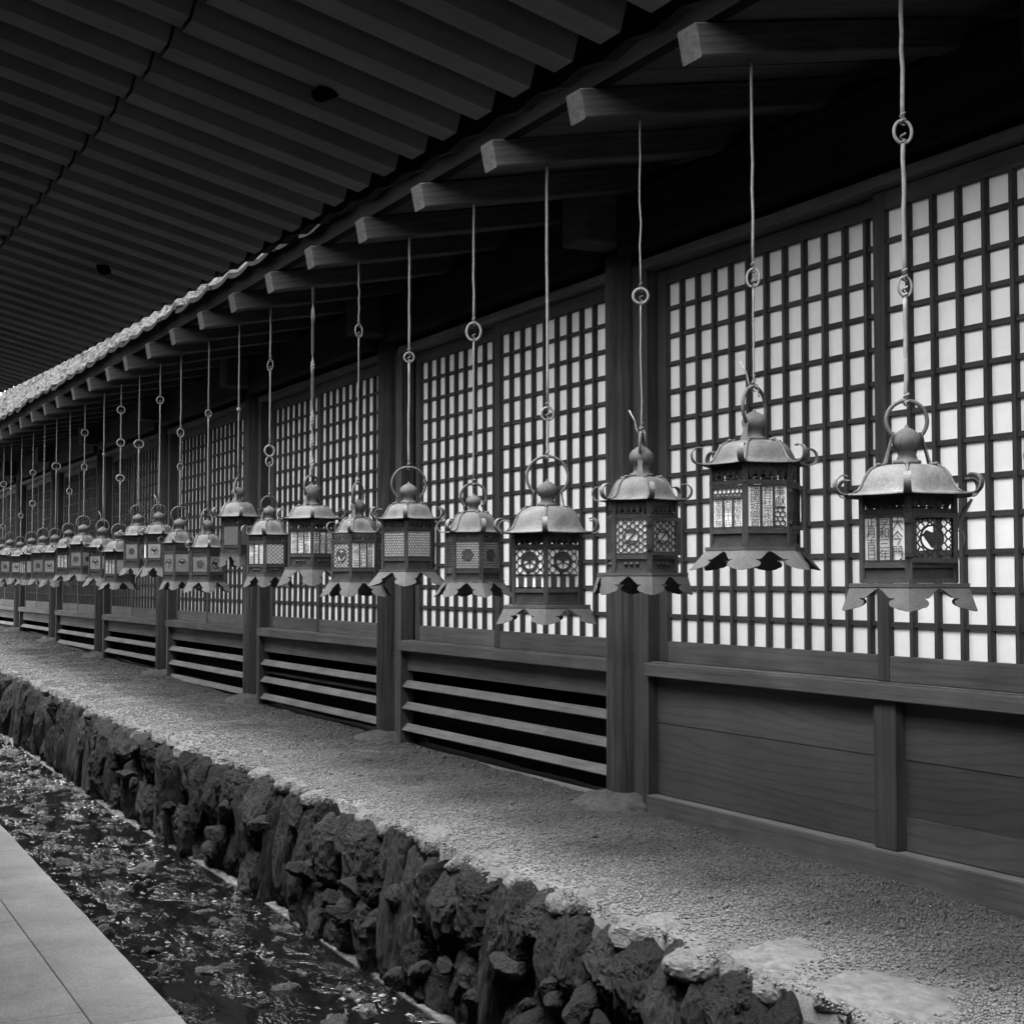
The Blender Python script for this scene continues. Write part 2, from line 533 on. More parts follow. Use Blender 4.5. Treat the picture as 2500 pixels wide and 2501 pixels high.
# ------------------------------------------------------------------ rocks
def rock_mesh(seed, mat, sub=3, cuts=9, rough=0.10, name='stone', block=0.0, asp=(1, 1, 1)):
    rd = random.Random(seed)
    bm = bmesh.new()
    bmesh.ops.create_icosphere(bm, subdivisions=sub, radius=1.0)
    planes = []
    for _ in range(cuts):
        n = Vector((rd.gauss(0, 1), rd.gauss(0, 1), rd.gauss(0, 1))).normalized()
        planes.append((n, rd.uniform(0.5, 0.82) * (1.42 if block else 1)))
    off = Vector((seed * 3.7, seed * 1.3, seed * 2.1))
    for v in bm.verts:
        p = v.co.copy()
        if block:
            p = Vector([math.copysign(abs(c_) ** block, c_) for c_ in p])
        for n, d in planes:
            k = p.dot(n)
            if k > d:
                p -= n * (k - d)
        nn = p.normalized()
        p = Vector((p.x * asp[0], p.y * asp[1], p.z * asp[2]))
        q = p * (2.5 if sub >= 5 else 1.9) + off
        a = noise.noise(q) * rough * 1.6 - abs(noise.noise(q * 2.1)) * rough * 1.8 + noise.noise(q * 4.7) * rough * 0.7
        if sub >= 5:
            a += (noise.noise(q * 9.5) * .45 - abs(noise.noise(q * 14)) * .35) * rough
        v.co = p + nn * a
        v.co = Vector((v.co.x / asp[0], v.co.y / asp[1], v.co.z / asp[2]))
    me = bpy.data.meshes.new(name)
    bm.to_mesh(me); bm.free()
    me.materials.append(mat)
    me.polygons.foreach_set('use_smooth', [False] * len(me.polygons))
    return me

wall = empty('stone_wall', (2.6, 2.0, wz(2)))
tag(wall, 'rough retaining wall of dark upright stones rising from the stream', 'wall')
def wall_back(y, z):
    return edge_x(y) + 0.10 + 0.05 * noise.noise(Vector((y * 4, z * 6, 2)))
vs, fs = [], []
yy = [1.0 + 0.07 * i for i in range(310)]
zz = [0, .15, .3, .45, .6, .75, .85, .93, 1.0]
for y in yy:
    for k in zz:
        z = wz(y) - 0.15 + (gz(y) - 0.075 - wz(y) + 0.15) * k
        vs.append((wall_back(y, z) + (0.08 if k == 1.0 else 0), y, z))
nz_ = len(zz)
for j in range(len(yy) - 1):
    for i in range(nz_ - 1):
        a = j * nz_ + i
        fs.append((a, a + nz_, a + nz_ + 1, a + 1))
build(MB().add(vs, fs, True), 'backing', M['mortar'], wall, fix=False)
RK = [rock_mesh(i + 1, M['rock'], 5 if i < 8 else 4, cuts=22 + i % 7, rough=0.062, block=0.7, asp=(1, .95, 1.6 if i % 2 else 2.4)) for i in range(12)]
RF = [rock_mesh(i + 40, M['flat'], 4, cuts=6, rough=0.05, block=0.8, asp=(1, 1, .3)) for i in range(6)]
rd = random.Random(11)
y = 1.9
n_st = 0
while y < 22 and n_st < 205:
    w = rd.choice([.09, .12, .15, .18, .22, .27]) * rd.uniform(.9, 1.1) * (1 + 0.045 * max(0, y - 8))
    top, bot = gz(y) - 0.05 + rd.uniform(-.022, .022), wz(y) - 0.05
    h = top - bot
    cut = rd.choice([1.0, rd.uniform(.4, .7), rd.uniform(.3, .5), rd.uniform(.5, .7)])
    spans = [(0, 1.0)] if cut == 1.0 else [(0, cut), (cut, 1.0)]
    for a, b in spans:
        hh = h * (b - a)
        m_ = rd.choice(RK[:8] if y < 9 else RK)
        sx, sy, sz = rd.uniform(.08, .12), w * rd.uniform(.60, .74), hh * (rd.uniform(.56, .66) if a == 0 else rd.uniform(.50, .58))
        if a == 0 and rd.random() < .25: sx *= 1.25
        link('stone', m_, wall, (edge_x(y) + 0.10 + rd.uniform(-.035, .03) - 0.02 * (1 - a), y + w / 2, bot + h * b - sz * .97),
             (rd.uniform(-.16, .16) + (math.pi if rd.random() < .5 else 0), rd.uniform(-.14, .12), rd.uniform(-.35, .35)), (sx, sy, sz))
        n_st += 1
    y += w * 0.93
# small wedge stones pushed into the joints
for k in range(60):
    y = 2.0 + 9 * rd.random() ** 1.4
    t_ = rd.random() * .72
    s_ = rd.uniform(.03, .07)
    link('stone', rd.choice(RK), wall, (edge_x(y) + rd.uniform(-.03, .03), y, wz(y) + (gz(y) - wz(y) - .09) * t_),
         (rd.uniform(0, 6), rd.uniform(0, 6), rd.uniform(0, 6)), (s_ * .8, s_ * rd.uniform(.7, 1.1), s_ * rd.uniform(1, 2.0)))
# flat stones that cap the edge, painted paler as lit, half buried in grit
caps = [(2.93, 3.74, .17, .22), (2.93, 3.20, .19, .30), (2.86, 4.24, .11, .13), (2.84, 4.72, .10, .12), (2.95, 2.65, .2, .26), (2.80, 5.5, .09, .14), (2.82, 6.1, .10, .16)]
for (x, y, a, b) in caps:
    link('stone', rd.choice(RF), wall, (x, y, bank_z(x, y) - 0.040), (rd.uniform(-.04, .04), rd.uniform(-.02, .05), rd.uniform(-.3, .3)), (a, b, .06))
y = 2.3
while y < 16:
    b = rd.uniform(.06, .13)
    x = edge_x(y) + rd.uniform(.08, .13)
    link('stone', rd.choice(RF), wall, (x + .03, y, bank_z(x, y) - 0.038), (rd.uniform(-.1, .1), rd.uniform(-.1, .05), rd.uniform(-.4, .4)), (rd.uniform(.05, .11), b, .05))
    y += b * rd.uniform(2.2, 6.5)

# narrow glossy wet strip along the foot of the wall, at the waterline
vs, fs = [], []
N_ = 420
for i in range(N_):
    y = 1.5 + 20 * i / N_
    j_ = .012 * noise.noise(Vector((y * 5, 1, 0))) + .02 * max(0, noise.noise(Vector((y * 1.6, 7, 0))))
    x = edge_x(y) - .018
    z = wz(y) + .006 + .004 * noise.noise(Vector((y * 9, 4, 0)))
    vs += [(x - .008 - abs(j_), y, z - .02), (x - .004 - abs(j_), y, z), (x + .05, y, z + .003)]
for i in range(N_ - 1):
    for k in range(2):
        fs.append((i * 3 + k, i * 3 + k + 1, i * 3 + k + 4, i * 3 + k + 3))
build(MB().add(vs, fs, False), 'wet_strip', M['wet'], wall, fix=False)
# stones lying awash in the stream
stream = bpy.data.objects['stream_bed']
RW = [rock_mesh(i + 70, M['wet'], 4, cuts=8, rough=0.2, asp=(1, 1, .5)) for i in range(8)]
for k in range(285):
    y = 2.4 + 14 * (k / 285) ** 1.0 + rd.uniform(-.2, .2)
    x = 1.45 + 1.15 * rd.random()
    sx = .016 + .085 * rd.random() ** 2.2; sy = sx * rd.uniform(.6, 1.6); sz = sx * rd.uniform(.35, .6)
    link('stone', rd.choice(RW), stream, (x, y, wz(y) - sz * rd.uniform(.05, .6)), (rd.uniform(-.25, .25), rd.uniform(-.25, .25), rd.uniform(0, 6.28)), (sx, sy, sz))

def flake_mesh(n):  # stone flakes added to give the water its sparkle of glints
    P, S = [], []
    while len(P) < n:
        y = 2.4 + 16 * rng.random(); x = 1.42 + 1.14 * rng.random()
        m_ = noise.noise(Vector((x * 3.5, y * 1.8, 5.0))) + .10 + .04 * (y - 7)
        if rng.random() < m_ * 1.6:
            r = .006 + .020 * rng.random() ** 2
            P.append((x, y, wz(y) + .001)); S.append(r)
    P, S = np.array(P), np.array(S)
    k = 7
    a = np.linspace(0, 2 * np.pi, k, endpoint=False)
    rad = .6 + .6 * rng.random((n, k))
    el = .4 + .6 * rng.random((n, 1)); th = rng.random((n, 1)) * 6.28
    x0, y0 = np.cos(a)[None] * rad, np.sin(a)[None] * rad * el
    X, Y = x0 * np.cos(th) - y0 * np.sin(th), x0 * np.sin(th) + y0 * np.cos(th)
    tx, ty = (rng.random((2, n, 1)) - .5) * .5
    Z = X * tx + Y * ty - .10
    top = np.stack([np.zeros(n), np.zeros(n), .16 + .2 * rng.random(n)], 1)[:, None]
    V = np.concatenate([np.stack([X, Y, Z], 2), top], 1) * S[:, None, None] + P[:, None]
    f = np.array([(i, (i + 1) % k, k) for i in range(k)])
    F = (f[None] + (np.arange(n) * (k + 1))[:, None, None]).reshape(-1, 3)
    me = bpy.data.meshes.new('glint_flakes')
    me.from_pydata(V.reshape(-1, 3).tolist(), [], F.tolist())
    me.materials.append(M['wet'])
    return me
tag(link('glint_flakes', flake_mesh(2300)), 'small wet stone flakes added as glints on the dark stream', 'stones', None, 'stuff')

# ------------------------------------------------------------------ the shrine building with the lattice wall
hall = empty('shrine_hall', (3.95, 3.0, 0.35))
tag(hall, 'long dark timber shrine building with white lattice screens and deep eaves', 'building')
PITCH_COL = 3.005
COLS = [6.27 + PITCH_COL * k for k in range(-1, 9)]

def column_mesh(y, rad, z0, z1, seed):
    mb = MB()
    vs, fs, n = [], [], 28
    levels = [0, .02, .05, .1, .2, .35, .5, .7, .85, .97, 1.0]
    for t_ in levels:
        z = z0 + (z1 - z0) * t_
        for k in range(n):
            a = 2 * math.pi * k / n
            r = rad * (1 + 0.02 * noise.noise(Vector((math.cos(a) * 1.5, math.sin(a) * 1.5, z * 1.2 + seed * 7))) - (0.05 if t_ == 1.0 else 0) - 0.02 * (t_ == 0))
            r *= 1.0 + 0.02 * math.cos(4 * a)
            vs.append((3.955 + r * math.cos(a), y + r * math.sin(a), z))
    for j in range(len(levels) - 1):
        for k in range(n):
            fs.append((j * n + k, j * n + (k + 1) % n, (j + 1) * n + (k + 1) % n, (j + 1) * n + k))
    fs.append(tuple(range((len(levels) - 1) * n, len(levels) * n)))
    return mb.add(vs, fs, True).mesh('column', M['column'])
for k, y in enumerate(COLS):
    link('column', column_mesh(y, 0.106, gz(y) + 0.025, 3.15, k), hall)
    # jamb board on the near side of the column
    y1 = y - 0.225
    build(MB().box(3.898, 3.99, y1 - 0.058, y1, gz(y) + 0.01, 3.085), 'jamb', M['wood_z'], hall)
    build(MB().box(3.93, 3.99, y1 + 0.002, y + 0.03, gz(y) - .1, 3.085), 'infill_board', M['wood_z'], hall)

# stones under the columns
for k, y in enumerate(COLS):
    m_ = rock_mesh(120 + k, M['flat'], 4, cuts=3, rough=0.045, name='base_stone', block=0.85, asp=(1, 1, .6))
    o = link('base_stone', m_, None, (3.905, y - 0.03, gz(y) - 0.055), (0, 0, rd.uniform(-.3, .3)), (.235, .27, .125))
    which = ['under the column at the panelled bay', 'under the broad column beside the wood panels', 'under the second column behind the hanging lanterns',
             'under the third column, among louvered bays', 'under the fourth louvered column', 'under the fifth louvered column',
             'under the sixth louvered column', 'under the seventh louvered column', 'under the eighth louvered column', 'under the farthest column'][k]
    tag(o, 'flat grey foundation stone half buried in grit ' + which, 'stone', 'foundation stones under the columns')

def span(a, b, name, mat, x0, x1, z0, z1, bev=0.004):
    return link(name, bevelled_box(x0, x1, a, b, z0, z1, bev, name, mat, 1), hall)

def bays():
    for k in range(len(COLS) - 1):
        yield k, COLS[k] + 0.06, COLS[k + 1] - 0.285
EDGE_NEAR = 1.6
# continuous timbers run between the columns; each bay gets its own piece
for k, a, b in [(-1, EDGE_NEAR, COLS[0] - 0.285)] + list(bays()):
    planked = k <= 0
    span(a - .002, b + .002, 'sill_rail', M['wood_y'], 3.872, 4.0, 1.048, 1.111)
    span(a, b, 'sill_fillet', M['slat'], 3.905, 3.99, 1.1115, 1.1165, 0.001)
    span(a, b, 'lintel', M['wood_y'], 3.868, 4.0, 3.032, 3.08)
    if planked:
        span(a, b, 'base_beam', M['wood_y'], 3.884, 4.0, 0.12, 0.4739)
        span(a, b, 'ledge', M['lit_ledge'], 3.886, 3.949, 0.4742, 0.4775, 0.0008)  # thin strip, its paler tone painted for light on the beam top
        zs = [0.479, 0.607, 0.822, 1.046]
        mid = 4.34 if k == 0 else None
        for (p, q) in ([(a, mid - .062), (mid + .062, b)] if mid else [(a, b)]):
            for i in range(3):
                t_ = 0.003 * (i % 2)
                span(p, q, 'plank', M['board'], 3.95 + t_, 3.972, zs[i] + .0006, zs[i + 1] - .0006, 0.001)
        if mid:
            span(mid - .061, mid + .061, 'mid_post', M['wood_z'], 3.90, 3.985, 0.478, 1.046)
    else:
        span(a, b, 'top_board', M['wood_y'], 3.945, 3.97, 0.915, 1.046, 0.002)
        for i in range(6):
            z = 0.808 - 0.1425 * i
            if z < gz(a) - .02: break
            build(MB().prism([(3.905, z), (3.945, z + .043), (3.955, z + .036), (3.915, z - .007)], a, b), 'louver_slat', M['slat'], hall)
        build(MB().box(4.10, 4.12, a, b, -0.1, 1.05), 'louver_shade_sheet', M['void'], hall)  # near-black sheet standing in for the deep shade behind the slats
        if k == 2:
            build(MB().prism([(3.96, .742), (3.975, .752), (3.978, .742), (3.963, .732)], a + .25, b), 'loose_batten', M['wood_y'], hall)

# lattice screens -----------------------------------------------------------
Z_LO, Z_HI = 1.217, 2.953
ROWS = [1.5 + 1.3315 - 0.1357 * i for i in range(12)]
bar_cache = {}
def lattice(y_far, pane0, pitch, y_near, xf, label, fine=True):
    """one sliding screen: far stile ends at pane0, bars at pane0 - k*pitch, near edge at y_near"""
    s = empty('lattice_screen', (xf + .013, (y_far + y_near) / 2, 1.114), parent=hall)
    s['label'] = label
    xb = xf + 0.026
    link('stile', bevelled_box(xf - .002, xf + .03, pane0, y_far, 1.118, 3.028, .002, 'stile', M['bar_z'], 1), s)
    link('stile', bevelled_box(xf - .002, xf + .03, y_near, y_near + .066, 1.118, 3.028, .002, 'stile', M['bar_z'], 1), s)
    link('bottom_rail', bevelled_box(xf, xf + .03, y_near + .0665, pane0 - .0005, 1.118, Z_LO, .002, 'bottom_rail', M['wood_y'], 1), s)
    link('top_rail', bevelled_box(xf, xf + .03, y_near + .0665, pane0 - .0005, Z_HI, 3.028, .002, 'top_rail', M['bar_y'], 1), s)
    ys_ = []
    k = 1
    while pane0 - pitch * k > y_near + .07:
        ys_.append(pane0 - pitch * k)
        k += 1
    if fine:
        key = ('v',)
        if key not in bar_cache:
            bar_cache[key] = MB().box(0, .026, 0, .0175, Z_LO + .001, Z_HI - .001).mesh('upright_bar', M['bar_z'])
        for yb in ys_:
            link('upright_bar', bar_cache[key], s, (xf, yb, 0))
        for z in ROWS:
            link('cross_bar', MB().box(xf + .010, xb - .001, y_near + .0665, pane0 - .0005, z - .0095, z + .0095).mesh('cross_bar', M['bar_y']), s)
    else:
        mb = MB()
        for yb in ys_:
            mb.box(xf, xb, yb, yb + .0175, Z_LO + .001, Z_HI - .001)
        for z in ROWS:
            mb.box(xf + .010, xb - .001, y_near + .0665, pane0 - .0005, z - .0095, z + .0095)
        build(mb, 'lattice_bars', M['bar_z'], s)['kind'] = 'stuff'
    link('paper', MB().box(xb, xb + .002, y_near + .02, pane0 + .02, Z_LO - .02, Z_HI + .02).mesh('paper', M['paper']), s)

order = ['first', 'second', 'third', 'fourth', 'fifth', 'sixth', 'seventh', 'eighth']
lattice(5.975, 5.902, .130, 4.31, 3.954, 'far half of the lattice screen above the wood panels')
lattice(4.385, 4.321, .130, 2.93, 3.914, 'near half of the lattice screen above the wood panels, overlapping the far half')
lattice(2.92, 2.86, .130, 1.62, 3.954, 'lattice screen nearest the viewer, beyond the picture edge')
for j in range(1, len(COLS) - 1):
    o = (j - 1) * PITCH_COL
    bay = order[j - 1]
    lattice(8.885 + o, 8.815 + o, .1335, 7.60 + o, 3.954, 'far half of the lattice screen in the %s louvered bay' % bay, j <= 3)
    lattice(7.655 + o, 7.588 + o, .1335, 6.10 + COLS[0] - 3.265 + o + 0.20, 3.914, 'near half of the lattice screen in the %s louvered bay' % bay, j <= 3)
# near-black sheet painted for the dark room behind the screens
build(MB().box(4.2, 4.22, -8, 33, 0, 3.6), 'dark_room_sheet', M['void'], hall)

# wall beam, beam ends, rafters, boards, fascia ------------------------------
def log_beam(a, b):
    vs, fs = [], []
    pr = [(0, .03), (0.015, 0), (.26, 0), (.28, .03), (.28, .30), (.26, .33), (.015, .33), (0, .30)]
    ny = 16
    for i in range(ny + 1):
        y = a + (b - a) * i / ny
        for (x, z) in pr:
            d = 0.012 * noise.noise(Vector((x * 4, y * 1.7, z * 9)))
            vs.append((3.83 + x + d, y, 3.12 + z + d))
    n = len(pr)
    for i in range(ny):
        for k in range(n):
            fs.append((i * n + k, i * n + (k + 1) % n, (i + 1) * n + (k + 1) % n, (i + 1) * n + k))
    fs += [tuple(range(n)), tuple(range((ny + 1) * n - 1, ny * n - 1, -1))]
    return MB().add(vs, fs, False)
for k in range(len(COLS) - 1):
    build(log_beam(COLS[k] + 0.113 - 0.11 + 0.112, COLS[k + 1] - 0.112), 'wall_beam', M['beam'], hall)
build(log_beam(EDGE_NEAR - 1.5, COLS[0] - 0.112), 'wall_beam', M['beam'], hall)
for y in COLS:
    link('beam_end', bevelled_box(3.645, 4.3, y - 0.108, y + 0.11, 3.192, 3.44, .012, 'beam_end', M['wood_x']), hall)

SLOPE = 0.2
def roof_z(x):                     # underside of the rafters
    return 3.197 + SLOPE * (x - 2.7)
RAFT = [3.88 + 0.7135 * k for k in range(-15, 37)]
L_ = 1.75
ca, sa = math.cos(math.atan(SLOPE)), math.sin(math.atan(SLOPE))
def rafter_mesh(seed):
    rr = random.Random(seed)
    me = MB().box(0, L_, -.055, .055, 0, .112).mesh('rafter', M['wood_x'])
    bm = bmesh.new(); bm.from_mesh(me)
    bmesh.ops.subdivide_edges(bm, edges=[e for e in bm.edges if abs(e.verts[0].co.x - e.verts[1].co.x) > 1], cuts=14)
    bmesh.ops.bevel(bm, geom=[e for e in bm.edges if abs(e.verts[0].co.y - e.verts[1].co.y) < 1e-4 and abs(e.verts[0].co.z - e.verts[1].co.z) < 1e-4], offset=.006, segments=1, affect='EDGES')
    for v in bm.verts:
        v.co.y += 0.004 * noise.noise(Vector((v.co.x * 3, seed, v.co.y * 5)))
        v.co.z += 0.005 * noise.noise(Vector((v.co.x * 3, seed + 9, v.co.z * 5)))
    bm.to_mesh(me); bm.free()
    return me
RM = [rafter_mesh(i) for i in range(6)]
for i, y in enumerate(RAFT):
    link('rafter', RM[i % 6], hall, (2.70 + rd.uniform(-.008, .008), y, roof_z(2.7) + rd.uniform(-.003, .003)), (0, -math.atan(SLOPE), rd.uniform(-.004, .004)))
# boards over the rafters, one run per gap, each split into planks along the slope
pl_mesh = [MB().box(.06, L_, -.352, -.12, .114, .132).mesh('roof_board', M['wood_x']), MB().box(.06, L_, -.117, .117, .116, .134).mesh('roof_board', M['wood_x']),
           MB().box(.06, L_, .12, .352, .114, .132).mesh('roof_board', M['wood_x'])]
for y in RAFT[:-1]:
    for m_ in pl_mesh:
        link('roof_board', m_, hall, (2.70, y + .357, roof_z(2.7)), (0, -math.atan(SLOPE), 0))
ya = RAFT[0]
for k in range(13):
    yb = ya + 2.9
    poly = [(2.725, 3.318), (2.80, 3.333), (2.775, 3.43), (2.705, 3.415)]
    build(MB().prism(poly, ya, yb - .004), 'fascia', M['soot'], hall)
    ya = yb
# steep bark-shingle roof above the tiled eave, rough and mossy
vs, fs = [], []
ny = int((27.0 + 6) / .045)
nu = 30
for j in range(ny + 1):
    y = -6 + .045 * j
    for i in range(nu + 1):
        u = i / nu
        x, z = 2.78 + 1.02 * u, 3.39 + 1.235 * u
        d = .075 * noise.noise(Vector((y * 6, u * 4, 3))) + .022 * noise.noise(Vector((y * 24, u * 9, 8))) + .03 * (noise.noise(Vector((y * 3, u * 16, 1))) > .25)
        vs.append((x - d * .77, y, z + d * .64))
for j in range(ny):
    for i in range(nu):
        a = j * (nu + 1) + i
        fs.append((a, a + 1, a + nu + 2, a + nu + 1))
build(MB().add(vs, fs, False), 'bark_shingles', M['bark'], hall, fix=False)
build(MB().prism([(3.79, 4.60), (3.86, 4.66), (5.3, 4.2), (5.3, 3.9), (3.4, 4.02), (2.80, 3.36), (2.82, 3.40)], -6, 27), 'roof_bed', M['tile'], hall)
# pan tiles along the eave: an S-curve section swept up the slope
TP = 0.4235
def tile_mesh(nm):
    n = 18
    vs, fs = [], []
    prof = []
    for i in range(n + 1):
        u = i / n
        z = -0.015 * math.sin(math.pi * min(1, u / .72)) if u < .72 else 0.012 * math.sin(math.pi * (u - .72) / .28)
        prof.append((u * (TP + .03), z))
    for (x, dz) in ((0, 0), (0.24, .24 * .245)):
        for (yy_, z) in prof:
            vs.append((x, -yy_, z + dz))
        for (yy_, z) in prof:
            vs.append((x + .002, -yy_, z + dz + .030))
    m_ = n + 1
    for i in range(n):
        fs.append((i, i + 1, m_ + i + 1, m_ + i))                       # front edge
        fs.append((m_ + i, m_ + i + 1, 3 * m_ + i + 1, 3 * m_ + i))     # top
        fs.append((i + 1, i, 2 * m_ + i, 2 * m_ + i + 1))               # underside
    fs.append((0, m_, 3 * m_, 2 * m_)); fs.append((n, 2 * m_ + n, 3 * m_ + n, m_ + n))
    return MB().add(vs, fs, False).mesh(nm, M['tile'])
TM = tile_mesh('roof_tile')
nt = int((RAFT[-1] - RAFT[0]) / TP)
for row in range(1):
    for i in range(nt):
        link('roof_tile', TM, hall, (2.655 + row * .46 + rd.uniform(-.012, .012), 1.0 + RAFT[0] - 1.0 + (i + 1) * TP, 3.396 + row * .115 + rd.uniform(-.010, .010)),
             (rd.uniform(-.02, .02), rd.uniform(-.02, .02), 0))

# ------------------------------------------------------------------ the overhanging eave of the opposite gallery
gal = empty('gallery_eave', (-1.6, 3.0, 0.0))
tag(gal, 'wide plank-and-rafter eave overhead sloping down towards the stream', 'roof')
def eave_z(y):
    return 2.468 + (0.00267 * (min(y, 10.1) - 1.35) ** 2 if y > 1.35 else 0) + (0.047 * (y - 10.1) if y > 10.1 else 0)
OS = 0.243
oa = math.atan(OS)
def orafter(length, h, w):
    me = MB().box(-length, 0, -w / 2, w / 2, 0, h).mesh('eave_rafter', M['soffit'])
    return me
XO = 1.35
O1 = orafter(0.60, .09, .069)
O2 = orafter(2.5, .09, .069)
OB = MB().box(-3.05, 0.02, -.085, .085, .09, .105).mesh('eave_board', M['soffit'])
SP = .16706
Y_G = -7.0
n_or = int((24 - Y_G) / SP)
for i in range(n_or):
    y = Y_G + SP * i
    z = eave_z(y)
    link('eave_rafter', O1, gal, (XO, y, z), (0, oa, 0))
    dx = 0.585
    link('eave_rafter', O2, gal, (XO - dx, y + .009, z + dx * OS + .010), (0, oa, 0))
    link('eave_board', OB, gal, (XO, y + .09, z), (0, oa, 0))
vs, fs = [], []
for i in range(n_or):
    y = Y_G - .1 + SP * i
    z = eave_z(y)
    for (x, dz) in ((XO + .015, .112), (XO + .015, .28), (-1.75, .28 + 3.1 * .42), (-1.75, .112 + 3.1 * OS)):
        vs.append((x, y, z + dz))
for i in range(n_or - 1):
    for k in range(4):
        fs.append((i * 4 + k, i * 4 + (k + 1) % 4, (i + 1) * 4 + (k + 1) % 4, (i + 1) * 4 + k))
fs += [(0, 3, 2, 1), tuple((n_or - 1) * 4 + k for k in range(4))]
build(MB().add(vs, fs), 'roof_bed', M['tile'], gal)  # unseen top skin pitched steeper to keep sky light off the upper lattice
for y in (-5.6, -1.2, 3.2, 7.6, 12.0, 16.4, 20.8):
    build(MB().lathe([(.11, kz(y) - .03), (.11, 3.08)], 16, c=(-1.45, y)), 'gallery_post', M['column'], gal)
build(MB().box(-1.57, -1.33, Y_G, 23.8, 2.88, 3.07), 'gallery_beam', M['beam'], gal)
build(MB().box(-1.72, -1.60, Y_G, 24, -.3, 3.6), 'side_light_blocker', M['wood_y'], gal)  # unseen wall added to keep light from the side out
build(MB().box(-1.60, 3.9, Y_G - .1, Y_G - .02, -.4, 3.4), 'end_light_blocker', M['wood_y'], gal)  # unseen wall added to cut light from behind the camera
# eave board hanging just behind the rafter ends
vs, fs = [], []
N_ = n_or * 2
for i in range(N_):
    y = Y_G + SP * i / 2
    z = eave_z(y)
    q_ = max(0.0, min(1.0, (y - 3.2) / 1.8))
    lo = -.009 + .039 * q_ + (0 if i % 2 else .012)
    vs += [(XO + .034, y, z + lo), (XO + .034, y, z + .15), (XO + .064, y, z + .15), (XO + .064, y, z + lo + .005)]
for i in range(N_ - 1):
    for k in range(4):
        fs.append((i * 4 + k, i * 4 + (k + 1) % 4, (i + 1) * 4 + (k + 1) % 4, (i + 1) * 4 + k))
build(MB().add(vs, fs), 'eave_edge', M['tile'], gal)
# two small dark lumps under the eave
for (x, y, lab) in ((1.066, 2.88, 'small dark lump stuck under the overhead eave, nearer the picture top'), (1.062, 5.00, 'small dark lump stuck under the overhead eave, farther down the rafters')):
    me = rock_mesh(int(y * 10), M['void'], 2, 5, .15, 'nest_lump')
    z = eave_z(y) + (XO - x) * OS
    o = link('nest', me, None, (x, y, z - .012), None, (.034, .027, .02))
    tag(o, lab, 'nest', 'lumps under the overhead eave')

# ------------------------------------------------------------------ hanging lanterns
TXT = {}
def text_mesh(body, w, h):
    key = (body, round(w, 4), round(h, 4))
    if key in TXT: return TXT[key]
    c = bpy.data.curves.new('lettering', 'FONT')
    c.body = '\n'.join(body)
    c.align_x = 'CENTER'
    c.space_line = 0.92
    c.offset = 0.0
    c.resolution_u = 1
    o = bpy.data.objects.new('lettering_source', c)
    COL.objects.link(o)
    bpy.context.view_layer.update()
    me = bpy.data.meshes.new_from_object(o.evaluated_get(bpy.context.evaluated_depsgraph_get()))
    bpy.data.objects.remove(o)
    bpy.data.curves.remove(c)
    a = np.zeros(len(me.vertices) * 3)
    me.vertices.foreach_get('co', a)
    a = a.reshape(-1, 3)
    mn, mx = a.min(0), a.max(0)
    b = np.zeros_like(a)
    b[:, 1] = ((a[:, 0] - mn[0]) / (mx[0] - mn[0]) - .5) * w
    b[:, 2] = (a[:, 1] - mn[1]) / (mx[1] - mn[1]) * h
    me.vertices.foreach_set('co', b.reshape(-1))
    me.materials.clear(); me.materials.append(M['bronze'])
    me.name = 'lettering'
    me.update()
    TXT[key] = me
    return me

def clip_seg(a, b, u0, u1, v0, v1):
    t0, t1 = 0.0, 1.0
    dx, dy = b[0] - a[0], b[1] - a[1]
    for p, q in ((-dx, a[0] - u0), (dx, u1 - a[0]), (-dy, a[1] - v0), (dy, v1 - a[1])):
        if abs(p) < 1e-12:
            if q < 0: return None
        else:
            r = q / p
            if p < 0: t0 = max(t0, r)
            else: t1 = min(t1, r)
    if t0 >= t1: return None
    return (a[0] + dx * t0, a[1] + dy * t0), (a[0] + dx * t1, a[1] + dy * t1)

BW = [1.0]
def hex_cells(mb, u0, u1, v0, v1, p, w, x0=-.0015, x1=.0015, hole=None):
    w *= BW[0]
    r = p / math.sqrt(3)
    j = 0
    v = v0
    while v < v1 + r:
        u = u0 + (p / 2 if j % 2 else 0)
        while u < u1 + p:
            c = [(u + r * math.sin(math.pi / 3 * k), v + r * math.cos(math.pi / 3 * k)) for k in range(4)]
            for k in range(3):
                s = clip_seg(c[k], c[k + 1], u0, u1, v0, v1)
                if s and not (hole and math.hypot((s[0][0] + s[1][0]) / 2 - hole[0], (s[0][1] + s[1][1]) / 2 - hole[1]) < hole[2]):
                    mb.bar(s[0], s[1], w, x0, x1)
            u += p
        v += 1.5 * r
        j += 1

def net_cells(mb, u0, u1, v0, v1, p, w, x0=-.0015, x1=.0015, hole=None):
    w *= BW[0]
    row = p * 0.40
    j = 0
    v = v0
    while v < v1 + row:
        ph = 0 if j % 2 else math.pi
        n = 10
        u = u0
        pts = []
        N = int((u1 - u0) / p * n) + 1
        for i in range(N + 1):
            uu = u0 + (u1 - u0) * i / N
            cc = math.cos(2 * math.pi * (uu - u0) / p + ph)
            pts.append((uu, v + row * 0.5 * (abs(cc) ** .75) * (1 if cc > 0 else -1)))
        for a, b in zip(pts, pts[1:]):
            s = clip_seg(a, b, u0, u1, v0, v1)
            if s and not (hole and math.hypot((s[0][0] + s[1][0]) / 2 - hole[0], (s[0][1] + s[1][1]) / 2 - hole[1]) < hole[2]):
                mb.bar(s[0], s[1], w, x0, x1)
        v += row
        j += 1

def ring_pts(c, r, n=28):
    return [(c[0] + r * math.cos(2 * math.pi * k / n), c[1] + r * math.sin(2 * math.pi * k / n)) for k in range(n)]

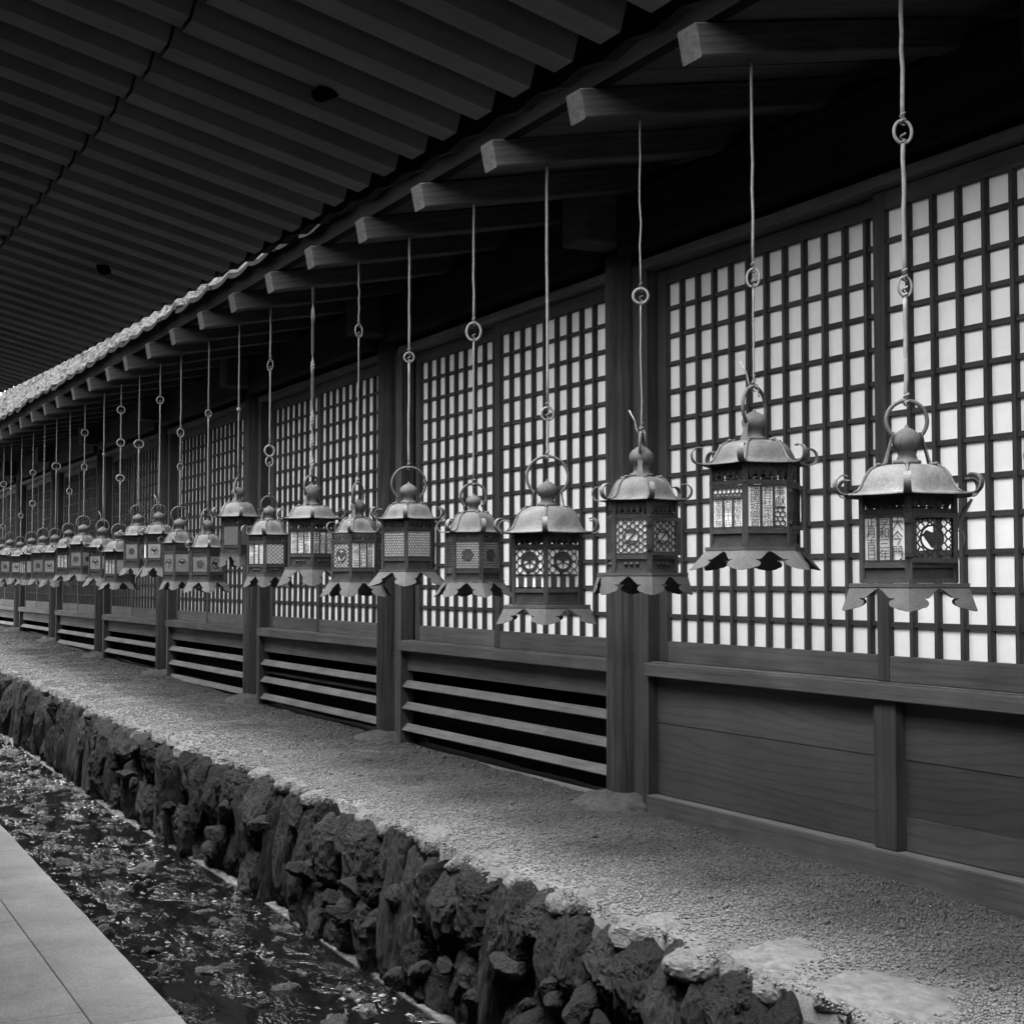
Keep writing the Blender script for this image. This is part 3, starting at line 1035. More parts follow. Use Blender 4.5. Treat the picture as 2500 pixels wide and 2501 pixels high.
def add_ring(mb, c, r, w, x0, x1, n=26):
    p = ring_pts(c, r, n)
    for a, b in zip(p, p[1:] + p[:1]):
        mb.bar(a, b, w, x0, x1)

def scallop(c, r, lobes, n=40, amp=.12):
    return [(c[0] + r * (1 + amp * abs(math.cos(lobes * math.pi * k / n)) - amp) * math.cos(2 * math.pi * k / n),
             c[1] + r * (1 + amp * abs(math.cos(lobes * math.pi * k / n)) - amp) * math.sin(2 * math.pi * k / n)) for k in range(n)]

def panel(pattern, hw, v0, v1, k_unit):
    """openwork plate between two posts; returns (mesh builder, [(text, u, v, w, h)])"""
    mb = MB()
    texts = []
    w = 0.0032
    h = v1 - v0
    c = (0.0, v0 + h * 0.5)
    mb.bar((-hw, v0 + .002), (hw, v0 + .002), .005, -.002, .002)
    mb.bar((-hw, v1 - .002), (hw, v1 - .002), .005, -.002, .002)
    if pattern == 'hex':
        hex_cells(mb, -hw, hw, v0, v1, hw / 4.0, .0030)
    elif pattern == 'hex_big':
        hex_cells(mb, -hw, hw, v0, v1, hw / 2.6, .0034)
    elif pattern == 'net':
        net_cells(mb, -hw, hw, v0, v1, hw / 1.9, .0030)
    elif pattern == 'net_fine':
        net_cells(mb, -hw, hw, v0, v1, hw / 3.2, .0028)
    elif pattern == 'hex_crest':
        r = min(hw * .52, h * .3)
        hex_cells(mb, -hw, hw, v0, v1, hw / 4.2, .0034, hole=(c[0], c[1], r * .8))
        mb.plate(scallop(c, r, 5), -.002, .003)
    elif pattern == 'net_crest':
        r = min(hw * .56, h * .3)
        net_cells(mb, -hw, hw, v0, v1, hw / 2.2, .0034, hole=(c[0], c[1], r))
        add_ring(mb, c, r, .005, -.002, .002)
        mb.plate([(c[0], c[1] - r * .82), (c[0] + r * .62, c[1] - r * .02), (c[0] + r * .78, c[1] + r * .3), (c[0] + r * .5, c[1] + r * .62), (c[0] + r * .1, c[1] + r * .45),
                  (c[0] - r * .1, c[1] + r * .45), (c[0] - r * .5, c[1] + r * .62), (c[0] - r * .78, c[1] + r * .3), (c[0] - r * .62, c[1] - r * .02)], -.002, .003)
        mb.bar((c[0] - r * .98, c[1] + r * .2), (c[0] + r * .98, c[1] + r * .2), .006, -.002, .002)
    elif pattern == 'net_z':
        r = min(hw * .48, h * .24)
        net_cells(mb, -hw, hw, v0, v1, hw / 1.85, .0030, hole=(c[0], c[1], r))
        add_ring(mb, c, r, .004, -.002, .002)
        a = r * .62
        mb.bar((-a, c[1] + a), (a, c[1] + a), .0036, -.002, .002)
        mb.bar((a, c[1] + a), (-a, c[1] - a), .0036, -.002, .002)
        mb.bar((-a, c[1] - a), (a, c[1] - a), .0036, -.002, .002)
    elif pattern == 'slot_crest':
        vs_ = v0 + h * .33
        cc = (0, (vs_ + v1) / 2)
        r = min(hw * .62, (v1 - vs_) * .45)
        mb.bar((-hw, vs_), (hw, vs_), .008, -.002, .002)
        for q in (-.62, 0, .62):
            mb.bar((hw * q, v0), (hw * q, vs_), hw * .38, -.002, .002)
        net_cells(mb, -hw, hw, vs_, v1, hw / 1.7, .0036, hole=(cc[0], cc[1], r * .95))
        add_ring(mb, cc, r * .86, r * .3, -.002, .003)
        mb.plate([(cc[0] + r * .9 * math.cos(a_), cc[1] + r * .9 * math.sin(a_)) for a_ in [R(12 + 156 * i / 10) for i in range(11)]], -.0025, .0025)
        for a_ in (-90, -25, -155, 90, 35, 145):
            mb.bar(cc, (cc[0] + r * .8 * math.cos(R(a_)), cc[1] + r * .8 * math.sin(R(a_))), .0035, -.002, .002)
    elif pattern == 'open':
        pass
    elif pattern.startswith('text'):
        cols = {'text1': ['大今門', '享和三年', '正月吉日'], 'text2a': ['播磨屋伯', '名屋十兵', '金屋彦無'], 'text2b': ['奉獻', '春日社常夜燈', '播國城織首'],
                'text3': ['奉獻燈籠', '春日社', '元祿三年'], 'text4': ['奉獻', '春日社', '常夜燈'], 'text5': ['文政四年', '二月吉日', '奉獻']}[pattern]
        # read right to left
        top = v1
        if pattern == 'text2a':
            top = v1 - h * .27
            hex_cells(mb, -hw, hw, top + .004, v1, hw / 3.4, .0034)
            mb.bar((-hw, top), (hw, top), .009, -.002, .002)
        for q in (-1 / 3, 1 / 3):
            mb.bar((hw * q, v0), (hw * q, top), .0085, -.002, .002)
        cw = hw * 2 / 3 - .0085
        for i, body in enumerate(cols):
            u = hw * (2 / 3) * (1 - i)
            hh = (top - v0 - .008)
            b0 = v0 + .004
            if pattern == 'text2b' and i == 0:
                hex_cells(mb, u - cw / 2, u + cw / 2, v0, v0 + h * .46, cw / 2.0, .0034)
                mb.bar((u - cw / 2, v0 + h * .48), (u + cw / 2, v0 + h * .48), .006, -.002, .002)
                hh, b0 = h * .46, v0 + h * .51
            if pattern == 'text1' and i == 2:
                pass
            if pattern == 'text1' and i == 0:
                pass
            texts.append((body, u, b0, cw * 0.96, hh))
    return mb, texts

PM = {}
def lantern_meshes(D, key):
    """all part meshes for one size of lantern; metres, rim plane at z = 0"""
    if key in PM: return PM[key]
    P = {}
    Rb, Rr, Rf, Rs, rf = D['Rb'], D['Rr'], D['Rf'], D['Rs'], D['rf']
    dh, tip, p0, p1, fl, sk = D['dh'], D['tip'], D['p0'], D['p1'], D['fl'], D['sk']
    prof = [(1.0, -.004 / dh), (1, 0), (.91, .008), (.84, .030), (.775, .11), (.725, .26), (.685, .45), (.635, .65), (.565, .82), (.46, .935), (.35, .985), (.25, 1.0)]
    inner = [(.2, .92), (.40, .84), (.60, .55), (.72, .1), (.80, -.01), (.97, -.03)]
    mb = MB()
    for k in range(6):
        a0, a1 = math.pi / 3 * k, math.pi / 3 * (k + 1)
        for pr, flip in ((prof, False), (inner, True)):
            vs, fs = [], []
            nd = 4
            for (q, z) in pr:
                for i in range(nd + 1):
                    t_ = i / nd
                    x = (math.cos(a0) * (1 - t_) + math.cos(a1) * t_) * q * Rr
                    y = (math.sin(a0) * (1 - t_) + math.sin(a1) * t_) * q * Rr
                    bulge = 1 + 0.10 * (1 - abs(2 * t_ - 1)) * max(0, min(1, (z - .05) * 2)) * (0 if flip else 1)
                    lift = 0.012 * Rr * (abs(2 * t_ - 1) ** 2) * (1 if q > .85 else 0)
                    vs.append((x * bulge, y * bulge, z * dh + lift))
            for j in range(len(pr) - 1):
                for i in range(nd):
                    a = j * (nd + 1) + i
                    fs.append((a, a + 1, a + nd + 2, a + nd + 1))
            mb.add(vs, fs, True)
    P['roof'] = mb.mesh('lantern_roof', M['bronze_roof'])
    mb = MB()
    pts = [(q * Rr * 1.005, 0, z * dh + .002) for q, z in prof[3:-1]]
    mb.tube(pts, .0042, 6)
    mb.lathe([(.0, dh * .93), (.0085, dh * .93 + .002), (.007, dh * .93 + .009), (.0, dh * .93 + .011)], 8, c=(Rr * .455, 0))
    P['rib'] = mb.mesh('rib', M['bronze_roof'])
    # upturned fern-curl at each corner
    cr = D['curl']
    path = [(Rr * .86, .004), (Rr * .96, .001)]
    cx, cz = Rr * 1.0, cr
    for i in range(1, 15):
        a = R(-90 + 205 * i / 14)
        rr_ = cr * (1 - .22 * i / 14)
        path.append((cx + rr_ * math.cos(a), cz + rr_ * math.sin(a)))
    vs, fs = [], []
    for i, (x, z) in enumerate(path):
        a = path[max(0, i - 1)]; b = path[min(len(path) - 1, i + 1)]
        dx, dz = b[0] - a[0], b[1] - a[1]
        l = math.hypot(dx, dz) or 1
        nx, nz = -dz / l * .002, dx / l * .002
        ww = .0118 * (1 - .35 * i / len(path)) * (cr / .03) ** .5
        vs += [(x + nx, -ww, z + nz), (x + nx, ww, z + nz), (x - nx, ww, z - nz), (x - nx, -ww, z - nz)]
    for i in range(len(path) - 1):
        for k in range(4):
            fs.append((i * 4 + k, i * 4 + (k + 1) % 4, (i + 1) * 4 + (k + 1) % 4, (i + 1) * 4 + k))
    fs += [(0, 1, 2, 3), tuple((len(path) - 1) * 4 + k for k in (3, 2, 1, 0))]
    P['curl'] = MB().add(vs, fs).mesh('curl', M['bronze_roof'])
    L = tip - dh
    fp = [(.95, -.01), (.95, .10), (.72, .13), (.61, .24), (.70, .36), (.93, .43), (1, .57), (.95, .69), (.74, .79), (.42, .875), (.17, .92), (.13, .96), (.07, 1.0), (.0, 1.005)]
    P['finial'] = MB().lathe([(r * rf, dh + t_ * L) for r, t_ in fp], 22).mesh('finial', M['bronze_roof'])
    # ring handle, open at the foot where it hooks into the straps
    rr_ = D['ring']
    zc = D['ztop'] - rr_
    P['ring'] = MB().tube([(0, rr_ * math.cos(a), zc + rr_ * math.sin(a)) for a in [R(-52 + 284 * i / 26) for i in range(27)]], .0062, 8).mesh('ring_handle', M['bronze_roof'])
    # strap from the ring foot down to the dome (in local XZ of +Y side)
    yt, zt = rr_ * math.cos(R(-52)), zc + rr_ * math.sin(R(-52))
    yb, zb = max(Rr * .30, yt * 1.15), dh * .955
    sh = [(-.16, .006), (-.10, .0105), (0, .012), (.12, .0095), (.45, .0085), (.72, .011), (.90, .0145), (1.02, .013), (1.10, .006)]
    vs, fs = [], []
    for t_, hw_ in sh:
        py, pz = yt + (yb - yt) * t_, zt + (zb - zt) * t_
        for o_ in (.0028, -.0028):
            vs += [(-hw_, py + o_ + .006, pz), (hw_, py + o_ + .006, pz)]
    for i in range(len(sh) - 1):
        a = i * 4
        fs += [(a, a + 1, a + 5, a + 4), (a + 3, a + 2, a + 6, a + 7), (a + 1, a + 3, a + 7, a + 5), (a + 2, a, a + 4, a + 6)]
    fs += [(0, 2, 3, 1), (len(vs) - 4, len(vs) - 3, len(vs) - 1, len(vs) - 2)]
    mb = MB().add(vs, fs)
    P['strap'] = mb.mesh('ring_strap', M['bronze_roof'])
    # body
    mb = MB()
    mb.box(-.003, .003, -.010, .010, -fl + .002, -.004)
    P['post'] = mb.mesh('corner_post', M['bronze'])
    mb = MB().hexring(Rb * 1.02, Rb * .97, -(p0 - .002), -(p0 - .017))
    for k in range(6):
        a = math.pi / 3 * k
        mb.lathe([(.005, 0), (.004, .003), (.0, .004)], 6)
        n0 = len(mb.v) - 18
        for i in range(n0, len(mb.v)):
            x, y, z = mb.v[i]
            mb.v[i] = (Rb * 1.02 * math.cos(a) + z * math.cos(a) - y * math.sin(a), Rb * 1.02 * math.sin(a) + z * math.sin(a) + y * math.cos(a), -(p0 - .0095) + x)
    P['upper_rail'] = mb.mesh('upper_rail', M['bronze'])
    P['lower_rail'] = MB().hexring(Rb * 1.03, Rb * .96, -(p1 + .018), -(p1 + .002)).mesh('lower_rail', M['bronze'])
    P['band'] = MB().hexring(Rb * .985, Rb * .90, -(fl - .013), -(p1 + .0185)).mesh('plinth_band', M['bronze'])
    P['moulding'] = MB().hexring(Rb * 1.035, Rb * .5, -(fl - .0005), -(fl - .0125)).mesh('foot_moulding', M['bronze'])
    P['flange'] = MB().hexring(Rf, Rb * .3, -(fl + .011), -(fl)).mesh('skirt_flange', M['bronze_skirt'])
    # frieze plate with leaf cut-outs along the lower edge
    ap = Rb * math.cos(math.pi / 6)
    hw = Rb / 2 - .010
    f1, f0 = -.006, -(p0 - .018)
    mb = MB()
    mb.bar((-hw, f1 - (f1 - f0) * .22), (hw, f1 - (f1 - f0) * .22), (f1 - f0) * .44, -.002, .001)
    for i in range(5):
        u = -hw + hw * 2 * (i + .5) / 5
        mb.plate([(u - hw * .17, f1 - (f1 - f0) * .45), (u + hw * .17, f1 - (f1 - f0) * .45), (u + hw * .11, f1 - (f1 - f0) * .75), (u, f0), (u - hw * .12, f1 - (f1 - f0) * .8)], -.0015, .0005)
    for i in range(4):
        u = -hw + hw * 2 * (i + 1) / 5
        add_ring(mb, (u, f0 + (f1 - f0) * .22), (f1 - f0) * .17, .003, -.0015, .0005, 8)
    P['frieze'] = mb.mesh('frieze', M['bronze'])
    # skirt flap folded over a corner
    out = [(0, 1.0), (.08, 1.0), (.20, .955), (.30, .935), (.40, .865), (.52, .83), (.60, .72), (.60, .61), (.545, .53), (.44, .485), (.50, .445), (.585, .47), (.66, .40), (.76, .27), (.87, .13), (.99, .05), (.99, 0.0), (0, 0.0)]
    zt, zb_ = -(fl + .0115), -sk
    mb = MB()
    for sgn in (1, -1):
        def pt(t_, v, off):
            res = []
            for Rq in (Rf - .002, Rs):
                V = Vector((Rq, 0, 0)); Md = Vector((.75 * Rq, sgn * .4330127 * Rq, 0))
                res.append(V.lerp(Md, t_))
            p_ = res[0].lerp(res[1], v)
            p_.z = zt + (zb_ - zt) * v
            p_.x -= off; p_.y -= 0
            p_.z -= off * .3
            return p_
        n = len(out)
        vs = [pt(t_, v, 0) for t_, v in out] + [pt(t_, v, .0022) for t_, v in out]
        fs = [tuple(range(n)), tuple(range(2 * n - 1, n - 1, -1))] + [(i, i + n, (i + 1) % n + n, (i + 1) % n) for i in range(n)]
        mb.add(vs, fs)
    P['flap'] = mb.mesh('skirt_flap', M['bronze_skirt'], fix=True)
    P['boss'] = MB().lathe([(.0085, 0), (.0075, .004), (.004, .007), (0, .008)], 10).mesh('boss', M['bronze'])
    q = .016 * (Rr / .2)
    P['cut'] = MB().plate([(-q, .2 * q), (-.3 * q, -.1 * q), (0, -.75 * q), (.35 * q, -.35 * q), (1.05 * q, .25 * q), (.4 * q, .12 * q), (.1 * q, .5 * q), (-.2 * q, .2 * q)], -.0006, .0006).mesh('painted_hole', M['void'])  # solid near-black plate painted for the dark of a pierced hole
    mb = MB()
    hl = Rb * .80
    P['lining'] = None
    P['panels'] = {}
    PM[key] = P
    return P

def get_panel(P, D, pat):
    if pat not in P['panels']:
        hw = D['Rb'] / 2 - .011
        BW[0] = D.get('bw', 1.0)
        mb, texts = panel(pat, hw, -D['p1'], -D['p0'], 1)
        P['panels'][pat] = (mb.mesh('lattice_panel', M['bronze']), texts)
    return P['panels'][pat]

def make_lantern(D, loc, label, group, key, vertex_dir, ring_dir, faces, bosses=False, lining=(), door=None, lining_white=True):
    P = lantern_meshes(D, key)
    root = empty('hanging_lantern', loc, vertex_dir)
    tag(root, label, 'lantern', group)
    Rb, Rr, dh = D['Rb'], D['Rr'], D['dh']
    ap = Rb * math.cos(math.pi / 6)
    def L(name, me, parent, loc=(0, 0, 0), rz=0.0, rot=None):
        return link(name, me, parent, loc, rot if rot else (0, 0, rz), None, True)
    roof = L('lantern_roof', P['roof'], root)
    for k in range(6):
        L('rib', P['rib'], roof, rz=math.pi / 3 * k)
        L('curl', P['curl'], roof, rz=math.pi / 3 * k)
    for k in D.get('cuts', (0, 5)):
        a = math.pi / 3 * (k + .5)
        rr_ = Rr * .53 * math.cos(math.pi / 6) * 1.06
        L('painted_hole', P['cut'], roof, (rr_ * math.cos(a), rr_ * math.sin(a), dh * .79), rot=(0, -R(52), a))
    L('finial', P['finial'], roof)
    ring = L('ring_handle', P['ring'], root, rz=ring_dir - vertex_dir)
    L('ring_strap', P['strap'], root, rz=ring_dir - vertex_dir)
    L('ring_strap', P['strap'], root, rz=ring_dir - vertex_dir + math.pi)
    for k in range(6):
        a = math.pi / 3 * k
        L('corner_post', P['post'], root, (Rb * math.cos(a), Rb * math.sin(a), 0), a)
        L('skirt_flap', P['flap'], root, rz=a)
        b = a + math.pi / 6
        L('frieze', P['frieze'], root, (ap * math.cos(b), ap * math.sin(b), 0), b)
        pat = faces.get(k, 'open')
        me, texts = get_panel(P, D, pat)
        pn = L('lattice_panel', me, root, (ap * math.cos(b), ap * math.sin(b), 0), b)
        for (body, u, v, w, h) in texts:
            L('lettering', text_mesh(body, w, h), pn, (.0012, u, v))
        if k in lining:
            mb = MB()
            hw = Rb / 2 - .0095
            lm = MB().add([(0, -hw, -D['p1']), (0, hw, -D['p1']), (0, hw, -D['p0']), (0, -hw, -D['p0'])], [(0, 1, 2, 3)]).mesh('paper_lining', M['lining'] if lining_white else M['silk'])
            L('paper_lining', lm, root, ((ap - .0028) * math.cos(b), (ap - .0028) * math.sin(b), 0), b)
        if bosses:
            zb = -((D['p1'] + .0185) + (D['fl'] - .013)) / 2
            n = 3
            for i in range(n):
                u = (i - (n - 1) / 2) * .0205 * Rb / .13
                px = ap * .985
                L('boss', P['boss'], root, (px * math.cos(b) - u * math.sin(b), px * math.sin(b) + u * math.cos(b), zb), rot=(0, R(90), b))
    for nm, key_ in (('upper_rail', 'upper_rail'), ('lower_rail', 'lower_rail'), ('plinth_band', 'band'), ('foot_moulding', 'moulding'), ('skirt_flange', 'flange')):
        L(nm, P[key_], root)
    if door is not None:
        k, ang = door
        b = math.pi / 3 * k + math.pi / 6
        hw = Rb / 2
        h0, h1 = -D['p1'] - .004, -D['p0'] + .004
        mb = MB()
        w = .013
        for (a_, c_) in (((-hw * 2 + w / 2, h0), (-hw * 2 + w / 2, h1)), ((-w / 2 - .006, h0), (-w / 2 - .006, h1))):
            mb.bar(a_, c_, w, 0, .004)
        for v in (h0 + w / 2, h1 - w / 2):
            mb.bar((-hw * 2 + .002, v), (-.008, v), w, .0005, .0045)
        fr = mb.mesh('door_frame', M['bronze'])
        # hinged on the edge towards vertex k; swings out
        hx, hy = Rb * 1.005 * math.cos(math.pi / 3 * k), Rb * 1.005 * math.sin(math.pi / 3 * k)
        dr = L('door_frame', fr, root, (hx * 1.01, hy * 1.01, 0), rot=(0, 0, b + math.pi * 0 - ang), )
        dr.scale = (1, -1, 1)
        for z in (h0 + .022, h1 - .022):
            L('hinge', MB().box(-.001, .006, -.012, .010, z - .006, z + .006).mesh('hinge', M['bronze']), dr)
    return root

def dims(d, tip, ptop, pbot, fl, sk, rtop, rim, bw, rw, cw, fw, sw, fin, phi, dm, ringw):
    k = d / 3571
    ext = 2 * max(abs(math.sin(R(phi + 60 * i))) for i in range(6))
    D = dict(Rb=bw * k / ext, Rr=rw * k / ext, Rf=fw * k / ext, Rs=sw * k / ext, rf=fin * k / 2,
             tip=(rim - tip) * k, p0=(ptop - rim) * k, p1=(pbot - rim) * k, fl=(fl - rim) * k, sk=(sk - rim) * k, ztop=(rim - rtop) * k)
    D['dh'] = D['tip'] * dm
    D['curl'] = max(.019, min(.031, (cw - rw) * k / 2 * 1.1))
    D['ring'] = ringw * k / 2
    return D

# seen from the viewpoint: depth, finial tip, panel top/bottom, flange, skirt foot, ring top, rim (picture rows), widths, turn
G = 'bronze lanterns hung in a row under the eaves'
NEAR = [
 # n   d     tip   ptop  pbot  fl    sk    rtop  rim     bw   rw   cw   fw   sw   fin  phi  dm  ringw ringturn
 (1, 4.19, 1037, 1262, 1373, 1425, 1490, 978, 1211.5, 217, 297, 344, 279, 312, 71, 0, .43, 100, 15),
 (2, 4.83, 998, 1190, 1292, 1337, 1392, 943, 1135.6, 209, 262, 324, 240, 316, 62, -12, .43, 104, 58),
 (3, 5.43, 1083, 1270, 1355, 1399, 1452, 1056, 1222.6, 168, 205, 272, 222, 244, 60, 11.5, .41, 66, 84),
 (4, 6.06, 1170, 1341, 1436, 1477, 1522, 1114, 1301.6, 163, 222, 273, 212, 246, 52, -2.5, .49, 101, 4),
 (5, 6.67, 1205, 1322, 1391, 1416, 1458, 1181, 1300.0, 130, 148, 178, 150, 196, 38, 16, .51, 63, 6),
 (6, 7.32, 1176.5, 1297, 1362, 1391, 1431, 1140, 1267.5, 124, 156, 192, 142, 196, 44, -4.6, .41, 83, 5),
 (7, 7.92, 1216, 1326, 1388, 1416, 1457, 1178, 1301.0, 122, 125, 152, 140, 182, 37, -16, .42, 60, 64),
 (8, 8.57, 1177.6, 1299, 1354, 1386, 1431, 1161, 1267.0, 108, 143, 176, 130, 166, 39, 1.3, .35, 56, 50),
 (9, 9.26, 1234, 1328, 1379, 1403, 1434, 1212, 1306.0, 98, 110, 132, 104, 122, 32, -11, .48, 41, 20),
 (10, 9.85, 1186, 1285, 1333, 1354, 1386, 1167, 1262.0, 78, 115, 142, 84, 98, 33, 6, .46, 44, 70),
 (11, 10.48, 1266, 1358, 1398, 1417, 1447, 1244, 1336.5, 80, 88, 104, 92, 122, 29, 5, .45, 44, 50),
 (12, 11.14, 1264, 1352, 1398, 1415, 1441, 1237, 1325.6, 75, 86, 100, 78, 96, 31, -18, .45, 42, 10),
]
POS = {1: (3.173, 1.748), 2: (3.886, 1.887), 3: (4.572, 1.804), 4: (5.288, 1.705), 5: (5.98, 1.729), 6: (6.714, 1.817), 7: (7.395, 1.769), 8: (8.122, 1.873),
       9: (8.903, 1.802), 10: (9.563, 1.942), 11: (10.29, 1.752), 12: (11.039, 1.802), 13: (11.668, 1.888), 14: (12.365, 1.896), 15: (13.037, 1.773), 16: (13.719, 1.827),
       17: (14.581, 1.873), 18: (15.306, 1.853), 19: (16.03, 1.82), 20: (16.734, 1.828), 21: (17.443, 1.822), 22: (18.222, 1.816), 23: (18.978, 1.843), 24: (19.569, 1.80)}
LX = 2.95
FACES = {1: {5: 'text1', 0: 'net_crest', 4: 'net', 1: 'net'}, 2: {0: 'text2b', 5: 'text2a', 1: 'net_fine', 4: 'hex'}, 3: {5: 'net_z', 0: 'net_z', 4: 'net_fine', 1: 'net'},
         4: {5: 'slot_crest', 0: 'slot_crest'}, 5: {5: 'hex_crest', 0: 'hex_crest', 4: 'hex', 1: 'hex'}, 6: {5: 'hex', 0: 'hex', 1: 'hex'}, 7: {5: 'net_crest', 0: 'text3', 1: 'net'},
         8: {5: 'text4', 0: 'text5', 1: 'net'}, 9: {5: 'text5', 0: 'net', 1: 'net'}, 10: {5: 'net_fine', 0: 'net_fine', 1: 'net'}, 11: {5: 'hex_crest', 0: 'net_crest', 1: 'hex'},
         12: {5: 'net_crest', 0: 'net_crest', 4: 'net_fine', 1: 'net'}}
LAB = {1: 'large bronze lantern with a heart-leaf crest door and lettered side panel, over the wood panels',
       2: 'bronze lantern with columns of cut-out characters, hung highest of the near lanterns',
       3: 'bronze lantern with Z in a circle on net panels, before the broad near column',
       4: 'bronze lantern with round leaf crests above tall slots, left of the broad near column',
       5: 'small bronze lantern with flower discs on honeycomb panels and jagged painted roof hole',
       6: 'bronze lantern with plain honeycomb panels and a wide ring, before the second column',
       7: 'bronze lantern with round net crest and lettered panel, left of the honeycomb one',
       8: 'bronze lantern with lettered panels and rows of round studs on its foot band',
       9: 'bronze lantern with one lettered and one net panel, hung from a long hook',
       10: 'narrow bronze lantern with net panels, hung higher than both its neighbours',
       11: 'bronze lantern with small flower disc and steep plain roof, left of the high-hung narrow one',
       12: 'bronze lantern with round net crests on both panels, left of the fourth column'}
def view_dir(x, y):
    a = math.atan2(x, y)
    return a
def vertex_angle(x, y, phi):
    a = view_dir(x, y); p = R(phi)
    dx = -math.sin(a) * math.cos(p) + math.cos(a) * math.sin(p)
    dy = -math.cos(a) * math.cos(p) - math.sin(a) * math.sin(p)
    return math.atan2(dy, dx)
TOPZ = {}
for row in NEAR:
    n, d, tip, pt_, pb, fl, sk, rt, rim, bw, rw, cw, fw, sw, fin, phi, dm, rgw, rgt = row
    D = dims(d, tip, pt_, pb, fl, sk, rt, rim, bw, rw, cw, fw, sw, fin, phi, dm, rgw)
    y, z = POS[n]
    # ring_dir: local X of the ring is its normal; 0 turn faces the viewer, positive swings the near side
    D['bw'] = 1.0 if n < 5 else .72
    rd_ = vertex_angle(LX, y, rgt)
    make_lantern(D, (LX, y, z), LAB[n], G, n, vertex_angle(LX, y, phi), rd_, FACES[n], bosses=n in (3, 8, 9), lining={1: (5, 4), 2: (5, 0, 1, 4), 3: (5, 0, 4)}.get(n, (5, 0, 1, 4)), lining_white=n not in (1, 3), door={1: (0, R(4)), 3: (0, R(8)), 2: (1, R(4))}.get(n))
    TOPZ[n] = z + D['ztop']
# farther lanterns: three generic shapes, copied part by part
GEN = []
for j, (f1, f2) in enumerate((({5: 'hex_crest', 0: 'hex_crest', 1: 'hex'}, 3), ({5: 'text4', 0: 'net', 1: 'net'}, -14), ({5: 'net_crest', 0: 'text5', 1: 'net'}, 12))):
    D = dict(Rb=.125, Rr=.158, Rf=.142, Rs=.182, rf=.050, tip=.190, p0=.072, p1=.205, fl=.268, sk=.345, ztop=.262, dh=.084, curl=.023, ring=.062, bw=.62)
    if j == 1: D.update(dh=.095, Rr=.168, ztop=.25, ring=.068)
    if j == 2: D.update(dh=.078, p0=.08, sk=.36, Rs=.19, ring=.056, ztop=.245)
    GEN.append((D, f1, f2))
FAR_LAB = {13: 'lantern with its ring tipped edge-on, beside the fourth column and raised above its neighbours', 14: 'raised lantern with flower disc on honeycomb, hidden to half by the next lantern',
           15: 'low-hung lantern with wide ring and lettered panel, below the wire with three links', 16: 'lantern under the knotted wire without links, beside the low-hung lettered one',
           17: 'lantern under a wire with one round and one oval link, fifth beyond the fourth column', 18: 'lantern with small ring, under the wire that hangs kinked at its middle',
           19: 'lantern under the wire with a single wide link, small and far along the row', 20: 'far lantern with wide ring under the only twisted chain', 21: 'far lantern under the wire with two equal round links',
           22: 'far lantern with wide ring under the wire that bends at its upper third', 23: 'far lantern under the wire with a round bead', 24: 'farthest lantern at the left end of the row'}
def copy_tree(o, parent=None):
    c = o.copy()
    COL.objects.link(c)
    if parent is not None: c.parent = parent
    for ch in list(o.children):
        copy_tree(ch, c)
    return c
proto = {}
rq = random.Random(3)
for n in range(13, 25):
    j = (n + 1) % 3
    D, fc, phi = GEN[j]
    y, z = POS[n]
    if j not in proto:
        proto[j] = make_lantern(D, (LX, y, z), FAR_LAB[n], G, 'far%d' % j, vertex_angle(LX, y, phi), vertex_angle(LX, y, 6), fc, lining=(5, 0, 1, 4))
        o = proto[j]
    else:
        o = copy_tree(proto[j])
        o.location = (LX, y, z)
        o.rotation_euler.z = vertex_angle(LX, y, phi + rq.uniform(-16, 16))
        o['label'] = FAR_LAB[n]
    s = rq.uniform(.93, 1.06)
    o.scale = (s, s, s * rq.uniform(.96, 1.03))
    TOPZ[n] = z + D['ztop'] * o.scale[2]
# the one cut by the right edge
Dn = dims(4.19, 1037, 1262, 1373, 1425, 1490, 978, 1211.5, 217, 297, 344, 279, 312, 71, 0, .43, 100)
y0 = 2.462
make_lantern(Dn, (LX, y0, 1.795), 'bronze lantern cut off by the right picture edge, only a roof curl showing', G, 1, vertex_angle(LX, y0, 4), vertex_angle(LX, y0, 12), {5: 'hex', 0: 'hex'})
TOPZ[0] = 1.795 + Dn['ztop']
POS[0] = (y0, 1.795)
# long latch hook on the lantern over the wood panels
yL, zL = POS[1]
va = vertex_angle(LX, yL, 0)
rt_ = Vector((math.cos(math.atan2(LX, yL)), -math.sin(math.atan2(LX, yL)), 0))   # towards picture right
b0 = Vector((LX, yL, zL))
hk = MB().tube([b0 + rt_ * .176 + Vector((0, 0, -.012)), b0 + rt_ * .155 + Vector((0, 0, -.045)), b0 + rt_ * .137 + Vector((0, 0, -.085)), b0 + rt_ * .128 + Vector((0, 0, -.105))], [.004, .007, .006, .003], 8)
hk.tube([b0 + rt_ * .118 + Vector((0, 0, -.108)), b0 + rt_ * .128 + Vector((0, 0, -.100)), b0 + rt_ * .150 + Vector((0, 0, -.103)), b0 + rt_ * .154 + Vector((0, 0, -.125)), b0 + rt_ * .150 + Vector((0, 0, -.145))], .003, 6)
tag(build(hk, 'latch_hook', M['wire']), 'pale curved latch hook hanging from the roof curl of the largest lantern', 'hook')

